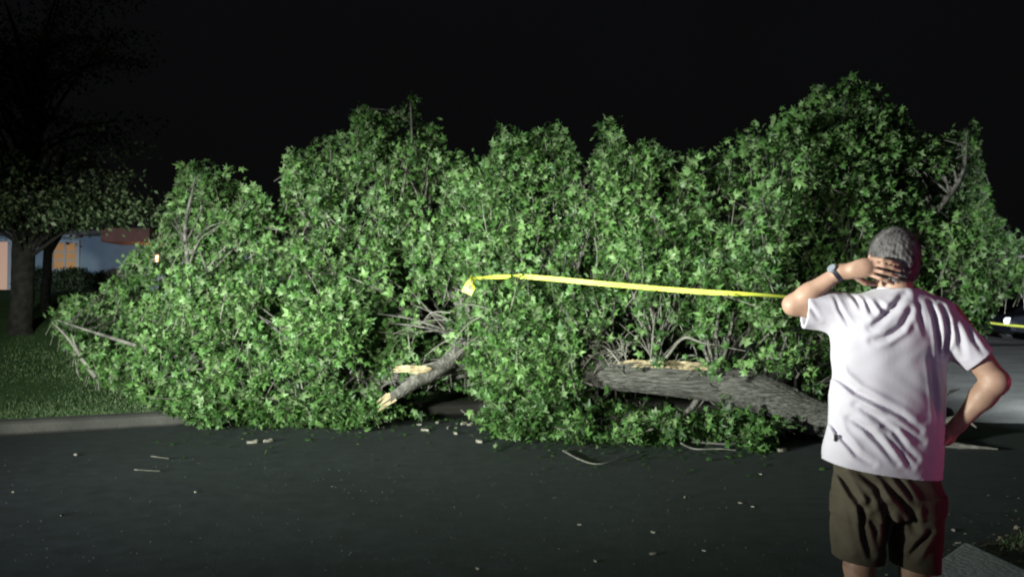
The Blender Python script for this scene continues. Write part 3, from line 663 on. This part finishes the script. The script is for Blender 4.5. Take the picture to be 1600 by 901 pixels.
# ---- t-shirt
FOLDS = [  # polyline in picture pixels of the back, groove depth, width(px)
    ([(1420, 458), (1398, 480), (1372, 503), (1360, 512)], .020, 6.5), ([(1424, 484), (1404, 512), (1382, 527), (1362, 532)], .018, 6),
    ([(1345, 460), (1352, 482)], .012, 4.5), ([(1358, 466), (1366, 492)], .012, 5), ([(1315, 460), (1320, 482), (1334, 512)], .006, 4), ([(1376, 472), (1384, 488)], .012, 5),
    ([(1438, 464), (1438, 495), (1444, 520)], .008, 6), ([(1458, 472), (1464, 510), (1470, 560)], .018, 5), ([(1478, 478), (1484, 520), (1478, 560)], .018, 5), ([(1452, 560), (1462, 620), (1466, 660)], .010, 6),
    ([(1308, 560), (1318, 590), (1340, 612), (1372, 630), (1402, 646), (1434, 672)], .020, 6.5), ([(1340, 632), (1368, 652), (1392, 672), (1412, 700), (1430, 716)], .018, 6),
    ([(1332, 654), (1352, 668), (1372, 690), (1398, 722)], .016, 5.5), ([(1306, 640), (1318, 680), (1340, 710), (1362, 724)], .014, 5.5), ([(1352, 640), (1380, 650), (1440, 690)], .010, 6), ([(1376, 668), (1400, 700), (1422, 728)], .013, 5.5),
    ([(1270, 462), (1276, 480), (1290, 500)], .005, 4), ([(1262, 500), (1290, 512), (1302, 525)], .006, 5), ([(1510, 500), (1520, 530), (1532, 552)], .010, 5), ([(1494, 505), (1500, 530), (1506, 556)], .012, 5)]
def folds(X, Z, Yr, FL):
    q = np.stack([X.ravel(), np.full(X.size, Yr), Z.ravel()], 1); x, y = proj(q); dsp = np.zeros(X.size)
    for poly, dep, w_ in FL:
        best = np.full(X.size, 1e9); sgn = np.zeros(X.size); end = np.ones(X.size)
        L_ = len(poly)-1
        for i in range(L_):
            a_ = np.array(poly[i], float); b_ = np.array(poly[i+1], float); ba = b_-a_; l2 = ba@ba
            t = np.clip(((x-a_[0])*ba[0]+(y-a_[1])*ba[1])/l2, 0, 1); dx = x-a_[0]-ba[0]*t; dy = y-a_[1]-ba[1]*t; dd_ = np.hypot(dx, dy)
            mm = dd_ < best; best[mm] = dd_[mm]; cr_ = (ba[0]*(y-a_[1])-ba[1]*(x-a_[0])); sgn[mm] = np.sign(cr_)[mm]
            g_ = (i+t)/L_; end[mm] = (np.sin(np.clip(g_, .04, .96)*PI)**.6)[mm]
        w_ = w_*.8; dep = dep*.85
        dsp += dep*end*np.exp(-(best/w_)**2)
        dsp -= dep*.62*end*np.exp(-((best-w_*1.9)/(w_*1.1))**2)
    return dsp.reshape(X.shape)
sh = Field((1.02, 3.15, .78), (2.02, 3.82, 1.66), .004)
rows = [(775, 1378, 186, .118), (735, 1378, 184, .120), (700, 1380, 183, .126), (650, 1384, 178, .130), (600, 1387, 176, .130), (560, 1388, 178, .128), (520, 1391, 184, .124), (495, 1396, 186, .112), (476, 1400, 170, .095), (460, 1402, 110, .078), (451, 1402, 70, .070)]
sh.loft([(zpy(r[0]), xpx(r[1]), 3.51, r[2]/2/PX*1.0, r[3]+.006) for r in rows], 0, ex=2.12)
sh.cap(Mp(1348, 492, .02), Mp(1258, 483, .045), .082, .076, .03)
sh.cap(Mp(1466, 498, -.01), Mp(1533, 565, -.07), .075, .062, .03)
sl, X, Y, Z = sh.sub((1.02, 3.15, .78), (2.02, 3.82, 1.66), .0)
back = sstep(3.56, 3.46, Y)
nz = np.sin(X*31+Z*17+2*np.sin(Z*9))*np.sin(Z*23-X*13+Y*20)*.0022+np.sin(X*70+Y*60+3*np.sin(Z*21))*np.sin(Z*44+Y*31)*.0008
dsp = .66*folds(X[:, 0:1, :], Z[:, 0:1, :], 3.40, FOLDS)
front_n = np.sin((X-1.4)*26+Z*9)*np.sin(Z*15+X*11)*.004*(1-back)
sh.D[sl] += (dsp*back+nz+front_n).astype(np.float32)*1.0
# cut: hem plane (rises to the left), sleeve cuffs, neck hole, hollow hem
xl, xr = xpx(1285), xpx(1470); zl, zr = zpy(716), zpy(748)
hem = zl+(zr-zl)*(np.clip((X-xl)/(xr-xl), -.2, 1.2))**.7 if False else zl+(zr-zl)*np.clip((X-xl)/(xr-xl), 0, 1)**.6
sh.D[sl] = np.maximum(sh.D[sl], hem-Z)
def cutplane(pt, nrm, lim):
    nrm = np.array(nrm, float); nrm /= np.linalg.norm(nrm); d_ = (X-pt[0])*nrm[0]+(Y-pt[1])*nrm[1]+(Z-pt[2])*nrm[2]
    sh.D[sl] = np.where(lim, np.maximum(sh.D[sl], d_), sh.D[sl])
cutplane(Mp(1257, 482, .045), Mp(1257, 482, .045)-Mp(1345, 490, .02), X < xpx(1300))
cutplane(Mp(1532, 563, -.07), Mp(1533, 565, -.07)-Mp(1466, 498, -.01), (X > xpx(1490)))
sh.cap(Mp(1275, 484, .038), Mp(1240, 482, .05), .062, .062, .003, 's')
sh.cap(Mp(1522, 555, -.058), Mp(1548, 580, -.09), .051, .051, .003, 's')
sh.cap(Mp(1402, 452, .02), Mp(1400, 425, .03), .064, .068, .004, 's')
sh.loft([(zpy(790), xpx(1378), 3.51, .212, .090), (zpy(728), xpx(1379), 3.51, .210, .090)], .003, 's', ex=2.5)
# collar roll
shirt = sh.mesh('t_shirt', [SHIRT], mo)
m = MB(); a_ = np.linspace(0, 2*PI, 41)[:-1]
cc = Mp(1402, 452, .02); pts = [(cc[0]+.071*math.cos(t), cc[1]+.069*math.sin(t), cc[2]-.004+.006*math.cos(2*t)-.016*max(0, math.sin(t))) for t in np.linspace(0, 2*PI, 42)]
m.tube(pts, .0085, 8, 0, caps=False); adopt(m.build('collar', SHIRT, None, smooth=True), shirt)
m = MB(); q = Mp(1298, 681, 0)
m.box(q[0]-.004, q[0]+.006, 3.44, 3.475, q[2]-.012, q[2]+.012); adopt(m.build('side_tag', M_INK, None), shirt)
# ---- shorts
SF = [([(1322, 740), (1345, 790), (1352, 840), (1362, 868)], .018, 6), ([(1345, 735), (1372, 760), (1382, 800)], .016, 7), ([(1378, 745), (1402, 775), (1425, 800), (1432, 830)], .018, 7),
      ([(1402, 742), (1430, 790)], .012, 6), ([(1362, 775), (1350, 800), (1370, 830)], .012, 7), ([(1455, 830), (1438, 850), (1428, 872)], .018, 6), ([(1386, 790), (1390, 860)], .022, 8), ([(1310, 760), (1318, 820), (1330, 862)], .010, 6)]
st = Field((1.18, 3.28, .42), (1.78, 3.74, .98), .004)
st.loft([(zpy(725), xpx(1382), 3.51, .195, .088), (zpy(745), xpx(1384), 3.51, .203, .095), (zpy(775), xpx(1387), 3.51, .212, .118), (zpy(800), xpx(1386), 3.51, .213, .118)], 0, ex=2.5)
st.loft([(zpy(775), xpx(1348), 3.51, .112, .112), (zpy(820), xpx(1340), 3.51, .103, .108), (zpy(876), xpx(1338), 3.51, .093, .104)], .02, ex=2.3)
st.loft([(zpy(775), xpx(1425), 3.51, .112, .112), (zpy(820), xpx(1428), 3.51, .100, .108), (zpy(890), xpx(1428), 3.51, .086, .104)], .02, ex=2.3)
sl, X, Y, Z = st.sub((1.18, 3.28, .42), (1.78, 3.74, .98), 0)
back = sstep(3.56, 3.44, Y)
st.D[sl] += (folds(X[:, 0:1, :], Z[:, 0:1, :], 3.40, SF)*back+np.sin(X*40+Z*14)*np.sin(Z*27+Y*30)*.0022).astype(np.float32)
hemz = np.where(X < xpx(1384), zpy(868)+(zpy(879)-zpy(868))*np.clip((X-xpx(1298))/(xpx(1368)-xpx(1298)), 0, 1), zpy(881)+(zpy(893)-zpy(881))*np.clip((X-xpx(1395))/(xpx(1460)-xpx(1395)), 0, 1))
st.D[sl] = np.maximum(st.D[sl], hemz-Z)
st.loft([(zpy(905), xpx(1338), 3.51, .083, .092), (zpy(850), xpx(1339), 3.51, .083, .092)], .003, 's')
st.loft([(zpy(915), xpx(1428), 3.51, .076, .092), (zpy(862), xpx(1428), 3.51, .076, .092)], .003, 's')
st.mesh('shorts', [SHORT], mo)
# ---- hair
hr = Field(hc-[.13, .15, .14], hc+[.13, .15, .14], .0032)
hr.ell(hc+[0, -.004, .017], (.092, .106, .104), 0)
hr.cap(hc+[0, -.075, -.03], hc+[0, -.052, -.085], .040, .036, .03)
for s_ in (-1, 1): hr.cap(hc+[s_*.074, -.01, .0], hc+[s_*.052, -.045, -.07], .018, .018, .02)
sl, X, Y, Z = hr.sub(hc-.15, hc+.15, 0)
x_, y_, z_ = X-hc[0], Y-hc[1], Z-hc[2]
hr.D[sl] += (.0016*np.sin(x_*150+4*np.sin(z_*40))*np.sin(z_*55+y_*80+2*np.sin(x_*60))+.0018*np.sin(x_*330+z_*60)*np.sin(y_*260+z_*90)).astype(np.float32)
facecut = (y_*1.0-.035-np.clip(z_, -1, .09)*.75)                       # face side removed
hr.D[sl] = np.maximum(hr.D[sl], facecut)
hr.D[sl] = np.maximum(hr.D[sl], -(z_+.098+.15*y_))
for s_ in (-1, 1): hr.ell(hc+[s_*.092, .012, -.012], (.022, .024, .036), .006, 's')
hair = hr.mesh('hair', [HAIR], mo)
# short strands over the hair
hv = np.array([v.co for v in hair.data.vertices]); hn = np.array([v.normal for v in hair.data.vertices])
hw = np.array([tuple(par_matrix(mo)@mo_v) if False else tuple(mo_v) for mo_v in [v.co for v in hair.data.vertices]])
pick = rng.integers(0, len(hv), 16000); hp_, hn_ = hv[pick], hn[pick]
dirn = np.array([0, -.25, -1.])+rng.normal(0, .35, (len(pick), 3)); dirn -= (dirn*hn_).sum(1)[:, None]*hn_; dirn /= np.linalg.norm(dirn, axis=1)[:, None]+1e-6
sd = np.cross(dirn, hn_); L_ = rng.uniform(.010, .022, (len(pick), 1))
Vs = np.stack([hp_-sd*.0007, hp_+sd*.0007, hp_+dirn*L_+hn_*rng.uniform(.001, .006, (len(pick), 1))], 1).reshape(-1, 3)
m = MB(); m.add(Vs, np.arange(len(Vs)).reshape(-1, 3)); adopt(m.build('loose_strands', STRAND), hair)
# ---- watch
m = MB(); ax_ = (wrL-elL)/np.linalg.norm(wrL-elL); c_ = wrL-ax_*.012; u_ = np.cross(ax_, [0, 0, 1.]); u_ /= np.linalg.norm(u_); v_ = np.cross(ax_, u_)
V = []; nth = 40
for (o_, r_) in ((-.010, .0305), (-.008, .034), (.008, .034), (.010, .0305)):
    for t in range(nth): th = 2*PI*t/nth; V.append(c_+ax_*o_+(math.cos(th)*u_+math.sin(th)*v_)*r_)
m.add(V, [[i*nth+t, i*nth+(t+1) % nth, ((i+1) % 4)*nth+(t+1) % nth, ((i+1) % 4)*nth+t] for i in range(4) for t in range(nth)])
wt = m.build('wristwatch', WATCH, mo, smooth=False)
out_ = np.array([-.35, -.55, .8]); out_ -= (out_@ax_)*ax_; out_ /= np.linalg.norm(out_)
m = MB(); m.tube([c_+out_*.030, c_+out_*.041, c_+out_*.0425], [.018, .018, .015], 24); adopt(m.build('watch_case', WFACE), wt)
# ---- shoes
for kn in (kL, kR):
    f = Field((kn[0]-.08, 3.36, -.005), (kn[0]+.08, 3.78, .16), .004)
    x_ = kn[0]; f.cap((x_, 3.48, .045), (x_, 3.66, .035), .042, .040, .0); f.ell((x_, 3.52, .07), (.044, .07, .055), .02); f.ell((x_, 3.69, .035), (.046, .05, .035), .02)
    sl, X, Y, Z = f.sub((x_-.08, 3.36, -.005), (x_+.08, 3.78, .16), 0); f.D[sl] = np.maximum(f.D[sl], .001-Z)
    s_o = f.mesh('shoe', [SHOE], mo)
    m = MB(); th = np.linspace(0, 2*PI, 37)[:-1]; ring = [(x_+.047*math.cos(t)*(1 if math.sin(t) > 0 else .9), 3.575+.155*math.sin(t)) for t in th]
    V = [(a_, b_, z_) for z_ in (.001, .022) for a_, b_ in ring]; m.add(V, [[i, (i+1) % 36, 36+(i+1) % 36, 36+i] for i in range(36)]); m.add([(a_, b_, .022) for a_, b_ in ring]+[(x_, 3.575, .022)], [[36, i, (i+1) % 36] for i in range(36)])
    adopt(m.build('sole', SOLE), s_o)

# ================================================================== litter on the road
CHIP = mat('pale_wood_chip', (.08, .076, .06), (.17, .16, .13), 20, .8)
first = None
spots = [(395, 692), (420, 690), (118, 711), (20, 769), (97, 805), (305, 769), (655, 664), (683, 661), (700, 669), (712, 678), (725, 663), (745, 657), (748, 691), (664, 673), (735, 664),
         (1188, 741), (1157, 786), (1176, 792), (905, 820), (1020, 832), (930, 877), (746, 889), (1020, 866), (1222, 705), (1490, 829), (1540, 860), (1497, 864), (1552, 872), (1070, 777), (1100, 861)]
for i, (x, y) in enumerate(spots):
    g = G(x, y); s_ = random.uniform(.02, .045) if y < 720 else random.uniform(.010, .017); a_ = random.uniform(0, PI); m = MB()
    ring = [(math.cos(t)*s_*random.uniform(.8, 1.2)*1.5, math.sin(t)*s_*random.uniform(.4, .7)) for t in np.linspace(0, 2*PI, 8)[:-1]]
    V = [(px_*math.cos(a_)-py_*math.sin(a_), px_*math.sin(a_)+py_*math.cos(a_), z_+random.uniform(0, .4)*s_*(z_ > 0)) for z_ in (0, s_*.45) for px_, py_ in ring]
    m.add(V, [[k, (k+1) % 7, 7+(k+1) % 7, 7+k] for k in range(7)]); m.add(V[7:], [[0, 1, 2], [0, 2, 3], [0, 3, 4], [0, 4, 5], [0, 5, 6]])
    o = m.build('wood_chip', CHIP); o.location = (g.x, g.y, .062 if 1495 < x < 1500 else .002)
    tag(o, 'small pale wood chip lying loose on the dark ground near the fallen tree' , 'wood chip', 'wood chips scattered over the road')
def gtwig(pts, r, label, par=None):
    c = [(*G(a, b), ) for a, b in pts]; c = [(p[0], p[1], r*.8+random.uniform(0, .03)) for p in c]; q = smooth_path(c, 40)
    m = MB(); m.tube(q, np.linspace(r, r*.4, 40), 7)
    o = m.build('twig', M_TWIG, None, smooth=True); tag(o, label, 'twig', 'twigs fallen on the road'); return o
gtwig([(880, 706), (905, 720), (932, 728), (965, 724), (1000, 710)], .010, 'bowed bare twig curving on the asphalt below the broken trunk end')
gtwig([(958, 690), (925, 700), (885, 707)], .008, 'short straight twig joining the bowed twig at its left end')
gtwig([(1062, 695), (1085, 704), (1125, 706), (1150, 708)], .011, 'thin bare twig on the road left of the lowest leafy sprig')
gtwig([(210, 736), (250, 738)], .006, 'short pale twig alone on the left part of the road, nearer of two')
gtwig([(236, 714), (264, 718)], .006, 'short pale twig alone on the left part of the road, farther of two')
gtwig([(1165, 702), (1195, 700), (1228, 697)], .009, 'brown twig lying right of the lowest leafy sprig by the trunk')
# loose fallen leaves and grit
m = MB(); n = 1300
xx_ = rng.uniform(200, 1480, n); yy_ = Bf(xx_)+rng.exponential(9, n)*np.where(rng.uniform(0, 1, n) < .93, 1, 3)-6; yy_ = np.maximum(yy_, 655)
C = np.array([tuple(G(a_, b_, .012)) for a_, b_ in zip(xx_, yy_)]); C = C[C[:, 1] < kerb_y(C[:, 0])-.1]; n = len(C)
leaf_geo(C, rng.normal(0, 1, (n, 3))*[1, 1, .15], rng.normal(0, .35, (n, 3))+[0, 0, 1], rng.uniform(.03, .08, n), rng.uniform(0, .2, n), m)
k = 900; u_ = rng.uniform(-.1, .42, k); v_ = rng.normal(-.15, .28, k); Cv = np.array([tuple(A+d*(4.2*u__)+Vector((d.y, -d.x, 0))*(-v__)) for u__, v__ in zip(u_*3, v_)]); Cv[:, 2] = .012
leaf_geo(Cv, rng.normal(0, 1, (k, 3))*[1, 1, .2], rng.normal(0, .4, (k, 3))+[0, 0, 1], rng.uniform(.012, .04, k), rng.uniform(0, 1, k), m, 1)
tag(m.build('leaf_litter', [M_LEAF, leaf_mat('dry_leaf', (.03, .026, .018), (.07, .06, .04), (.16, .14, .10), .3, .2)]), kind='stuff')
m = MB(); n = 1100; gy = rng.uniform(2.6, 9, n)**1.0; gx = rng.uniform(-.62, .62, n)*gy; C = np.column_stack([gx, gy, np.full(n, .003)])
kk = gx < 1.9+.0*gy; C = C[kk]; n = len(C); s_ = rng.uniform(.002, .0055, n)
o = np.array([(-1, -1, 0), (1, -.8, 0), (.9, 1, 0), (-.8, .9, 0), (0, 0, 1.1)]); V = C[:, None]+o[None]*s_[:, None, None]
f = np.array([[0, 1, 4], [1, 2, 4], [2, 3, 4], [3, 0, 4]]); m.add(V.reshape(-1, 3), (np.arange(n)[:, None, None]*5+f).reshape(-1, 3))
tag(m.build('road_grit', mat('grit', (.035, .037, .037), (.10, .10, .095), 3, .8)), kind='stuff')

# ================================================================== house on the rise at the left
SID = mat('blue_grey_siding', (.16, .22, .28), (.24, .31, .36), 1.2, .8, .3, 6)
TRIM = mat('pale_trim', (.45, .47, .47), None, rough=.6)
ROOF = mat('shingle_roof', (.10, .085, .08), (.17, .14, .13), 3, .9, .8, 9)
BRK = mat('red_brown_board', (.26, .11, .075), (.34, .15, .10), 4, .85, .3, 12)
PEACH = mat('lit_curtain', (.5, .4, .3), None, emit=(1.0, .55, .36), estr=.30)
GLOW = mat('lit_blind', (.3, .2, .1), (.4, .28, .15), 2, emit=(1.0, .42, .10), estr=.16)
BULB = mat('bulb', (1, .9, .7), None, emit=(1.0, .52, .20), estr=3)
DGLASS = mat('dark_glass', (.03, .035, .045), None, rough=.12, spec=.7)
DARKM = mat('dark_metal_frame', (.03, .03, .03), None, rough=.5)
HY = 29.0
def hx(px): return (px-CX)/F*HY*1.0
def hz(py): return float(P(800, py, HY)[2])
house = empty('house', (hx(190), HY, 0)); tag(house, 'low blue grey house with a lit orange window behind the yard tree', 'house')
m = MB(); gz = 1.2
wx0, wx1 = hx(-260), hx(470); m.box(wx0, wx1, HY, HY+9, gz, hz(362))
m.build('wall', SID, house)
m = MB(); e = .5; zt = hz(362); rz = hz(306)
V = [(wx0-e, HY-.6, zt), (wx1+e, HY-.6, zt), (wx1+e, HY+9.6, zt), (wx0-e, HY+9.6, zt), (hx(-120), HY+4.5, rz), (hx(388), HY+4.5, rz)]
V2 = [(x, y, z-.14) for x, y, z in V[:4]]
m.add(V, [[0, 1, 5, 4], [2, 3, 4, 5]]); m.add(V, [[1, 2, 5], [3, 0, 4]]); m.add(V[:4]+V2, [[0, 4, 5, 1], [1, 5, 6, 2], [2, 6, 7, 3], [3, 7, 4, 0], [4, 7, 6, 5]])
m.build('roof', ROOF, house)
def window(x0, x1, y0, y1, glow, bars=True, name='window'):
    X0, X1, Z0, Z1 = hx(x0), hx(x1), hz(y1), hz(y0); fm = MB(); t_ = .10
    fm.box(X0-t_, X0, HY-.08, HY-.002, Z0-t_, Z1+t_); fm.box(X1, X1+t_, HY-.08, HY-.002, Z0-t_, Z1+t_)
    fm.box(X0, X1, HY-.08, HY-.002, Z1, Z1+t_); fm.box(X0-.16, X1+.16, HY-.12, HY-.002, Z0-.1, Z0)
    if bars:
        cxm = (X0+X1)/2; fm.box(cxm-.025, cxm+.025, HY-.06, HY-.006, Z0, Z1)
        for k in (1, 2): zz = Z0+(Z1-Z0)*k/3; fm.box(X0, X1, HY-.055, HY-.01, zz-.02, zz+.02)
    fo = fm.build(name, TRIM, house); g = MB(); g.box(X0, X1, HY-.03, HY-.004, Z0, Z1); adopt(g.build('pane', glow), fo)
window(84, 120, 380, 420, GLOW); window(-22, 13, 378, 456, PEACH, False); window(290, 340, 385, 425, DGLASS)
m = MB(); m.box(hx(19), hx(28), HY-.25, HY-.05, gz, hz(364)); m.build('porch_post', TRIM, house)
m = MB(); m.box(hx(190), hx(262), HY-1.5, HY-.02, hz(383), hz(365)+.05); m.build('porch_fascia', BRK, house)
m = MB(); m.box(hx(80), hx(128), HY-.5, HY-.02, hz(372), hz(368)); m.build('window_awning', TRIM, house)
m = MB(); q = P(245, 403, HY-.35); m.tube([(q.x, q.y, q.z+.12), (q.x, q.y, q.z+.07), (q.x, q.y, q.z-.12)], [.02, .055, .045], 10); pl = m.build('porch_light', BULB, house)
m = MB(); m.box(q.x-.03, q.x+.03, q.y, HY-.002, q.z+.12, q.z+.16); adopt(m.build('bracket', DARKM), pl)
pt = bpy.data.lights.new('porch_bulb', 'POINT'); po = bpy.data.objects.new('porch_bulb', pt); col.objects.link(po); po.location = (q.x, q.y-.3, q.z); pt.energy = 14; pt.color = (1, .6, .3); pt.shadow_soft_size = .1

# ------------------------------------------------------------------ shrubs and yard trees
def shrub(c, rad, n, mt, label, name='shrub', size=(.06, .10), grp=None):
    r0 = empty(name, (c[0], c[1], c[2])); tag(r0, label, 'shrub', grp); fm = MB()
    u = rng.normal(0, 1, (n, 3)); u /= np.linalg.norm(u, axis=1)[:, None]; rr = rng.uniform(.45, 1.05, n)**.6
    lum = np.array([mnoise.noise(Vector(q)*2.2+Vector(c)) for q in u]); C = np.array(c)+u*np.array(rad)*(rr*(1+.28*lum))[:, None]+[0, 0, rad[2]*.8]
    C = C[C[:, 2] > c[2]+.02]; k = len(C); leaf_geo(C, u[:k]+rng.normal(0, .6, (k, 3)), rng.normal(0, .7, (k, 3))+[0, -.3, .6], rng.uniform(*size, k), rng.uniform(0, 1, k), fm, 0, 4)
    fm.build('foliage', mt, r0); sm = MB()
    for q in range(6):
        e = np.array(c)+[rng.normal(0, rad[0]*.4), rng.normal(0, rad[1]*.4), rad[2]*1.1]; sm.tube([c, (np.array(c)+e)/2+rng.normal(0, .03, 3), e], [.03, .02, .008], 5)
    sm.build('stem', M_TWIG, r0)
def gpt(px, Y, dz=0): x = (px-CX)/F*Y; return (x, Y, float(H(x, Y))+dz)
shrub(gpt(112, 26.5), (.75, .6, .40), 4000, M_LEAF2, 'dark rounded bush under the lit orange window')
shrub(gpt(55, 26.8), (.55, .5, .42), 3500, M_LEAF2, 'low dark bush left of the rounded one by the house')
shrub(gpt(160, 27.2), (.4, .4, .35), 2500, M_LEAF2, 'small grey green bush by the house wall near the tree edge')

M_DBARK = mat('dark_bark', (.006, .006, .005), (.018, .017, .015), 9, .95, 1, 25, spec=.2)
def yard_tree(px, Y, h_, crown, n, label, th=.2, fork=None):
    bx_ = gpt(px, Y); r0 = empty('yard_tree', bx_); tag(r0, label, 'tree', 'trees in the yard at the left')
    tm = MB(); b0 = np.array(bx_); top = b0+[.3, .2, h_]
    q = smooth_path([(*(b0-[0, 0, .1]), th*1.35), (*(b0+[.02, 0, .35]), th), (*(b0+[.08, .05, h_*.5]), th*.8), (*top, th*.35)], 50); tm.tube(q[:, :3], q[:, 3], 28, 0, barkb(px, .06))
    tm.build('trunk', M_DBARK, r0, smooth=True); cm = MB(); fm = MB(); boxes = crown
    for (x0, x1, y0, y1, ya, yb, cnt) in boxes:
        k = max(2, cnt//140)
        ccx = rng.uniform(x0, x1, k); ccy = rng.uniform(y0, y1, k); cY = rng.uniform(ya, yb, k); CC = Pn(ccx, ccy, cY)
        for c_ in CC:
            st_ = b0+[.08, .05, min(h_*.95, max(1.2, (c_[2]-b0[2])*random.uniform(.55, .85)))]; 
            if random.random() < .5:
                qq = smooth_path([(*st_, .045), (*((st_+c_)/2+[0, 0, .15]), .03), (*c_, .008)], 9); cm.tube(qq[:, :3], qq[:, 3], 5)
            m_ = 150; dv = (c_-st_)*[1, 1, .2]; dv /= np.linalg.norm(dv)+1e-6
            t_ = rng.uniform(-.8, .8, m_); Cc = c_+dv*t_[:, None]*.9+rng.normal(0, 1, (m_, 3))*[.22, .22, .10]-np.array([0, 0, .18])*(t_**2)[:, None]
            leaf_geo(Cc, rng.normal(0, 1, (m_, 3))+dv+[0, 0, -.3], rng.normal(0, .6, (m_, 3))+[0, 0, .7], rng.uniform(.06, .13, m_), rng.uniform(0, 1, m_), fm, 0, 4)
    cm.build('limb', M_DBARK, r0, smooth=True); fm.build('crown', M_LEAF2, r0)
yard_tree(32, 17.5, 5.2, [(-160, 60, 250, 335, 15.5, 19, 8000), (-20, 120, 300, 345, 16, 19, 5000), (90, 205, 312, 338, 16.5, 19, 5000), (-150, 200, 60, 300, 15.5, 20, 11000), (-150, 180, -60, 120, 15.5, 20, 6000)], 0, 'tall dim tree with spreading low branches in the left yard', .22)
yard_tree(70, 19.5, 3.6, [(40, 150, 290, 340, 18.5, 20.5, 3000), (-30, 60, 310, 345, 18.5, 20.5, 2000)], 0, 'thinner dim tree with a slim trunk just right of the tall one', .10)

# ================================================================== right background: pole, hedge, parked car
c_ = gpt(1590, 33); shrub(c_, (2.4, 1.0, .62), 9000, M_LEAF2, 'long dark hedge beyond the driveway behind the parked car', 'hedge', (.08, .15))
CP = mat('dark_car_paint', (.02, .024, .035), None, rough=.3, spec=.6)
HL = mat('headlamp', (.9, .92, 1), None, emit=(.85, .93, 1.0), estr=2)
TY = mat('tyre_rubber', (.02, .02, .02), None, rough=.85); RIM = mat('rim_alloy', (.45, .45, .47), None, rough=.35, metal=.8)
x0 = (1580-CX)/F*26.0; cy_ = 26.0; gz = float(H(x0+2, cy_))
car = empty('parked_car', (x0+2.2, cy_+.9, gz)); tag(car, 'dark sedan with a bright headlight parked beyond the driveway at the right edge', 'car')
prof = [(0, .32), (.02, .62), (.12, .74), (1.0, .88), (1.55, 1.32), (1.9, 1.43), (2.7, 1.43), (3.3, 1.28), (3.75, .98), (4.3, .95), (4.42, .75), (4.42, .34), (3.95, .24), (.5, .24)]
rows_ = [(0, .95), (.08, 1.0), (.9, 1.02), (1.72, 1.0), (1.8, .95)]
V = []
for yy, s_ in rows_:
    for (u_, z_) in prof:
        tuck = .16*max(0, (z_-.9))/.5; y2 = .9+(yy-.9)*(1-tuck); V.append((x0+2.2+(u_-2.2)*s_*.99, cy_+y2, gz+z_*(.97 if s_ < 1 else 1)))
n_ = len(prof); m = MB(); m.add(V, [[r*n_+i, r*n_+(i+1) % n_, (r+1)*n_+(i+1) % n_, (r+1)*n_+i] for r in range(4) for i in range(n_)])
for r in (0, 4):
    base_i = r*n_; cpt = np.mean(V[base_i:base_i+n_], axis=0); m.add(V[base_i:base_i+n_]+[tuple(cpt)], [[n_, i, (i+1) % n_] for i in range(n_)])
bd = m.build('body', CP, car)
for (ua, ub, uc, ud) in ((1.25, 2.22, 1.75, 2.22), (2.30, 3.35, 2.30, 3.0)):
    m = MB(); V = [(x0+ua, cy_-.012, gz+.92), (x0+ub, cy_-.012, gz+.92), (x0+ud, cy_+.10, gz+1.34), (x0+uc, cy_+.10, gz+1.34)]; V = V+[(a_, b_+.03, c2_) for a_, b_, c2_ in V]
    m.add(V, [[0, 1, 2, 3], [7, 6, 5, 4], [0, 4, 5, 1], [1, 5, 6, 2], [2, 6, 7, 3], [3, 7, 4, 0]]); m.build('side_window', DGLASS, car)
for u_ in (.85, 3.55):
    for yy in (cy_-.02, cy_+1.62):
        m = MB(); c3 = (x0+u_, yy, gz+.31); m.tube([(c3[0], yy, c3[2]), (c3[0], yy+.03, c3[2]), (c3[0], yy+.17, c3[2]), (c3[0], yy+.2, c3[2])], [.27, .31, .31, .27], 28); wh = m.build('wheel', TY, car)
        m = MB(); m.tube([(c3[0], yy-.012, c3[2]), (c3[0], yy+.01, c3[2])], [.16, .19], 20); adopt(m.build('rim', RIM), wh)
for yy in (cy_+.18, cy_+1.42):
    m = MB(); m.tube([(x0-.035, yy+.1, gz+.60), (x0+.0, yy+.1, gz+.60), (x0+.12, yy+.1, gz+.60)], [.08, .11, .11], 14); m.build('headlight', HL, car)
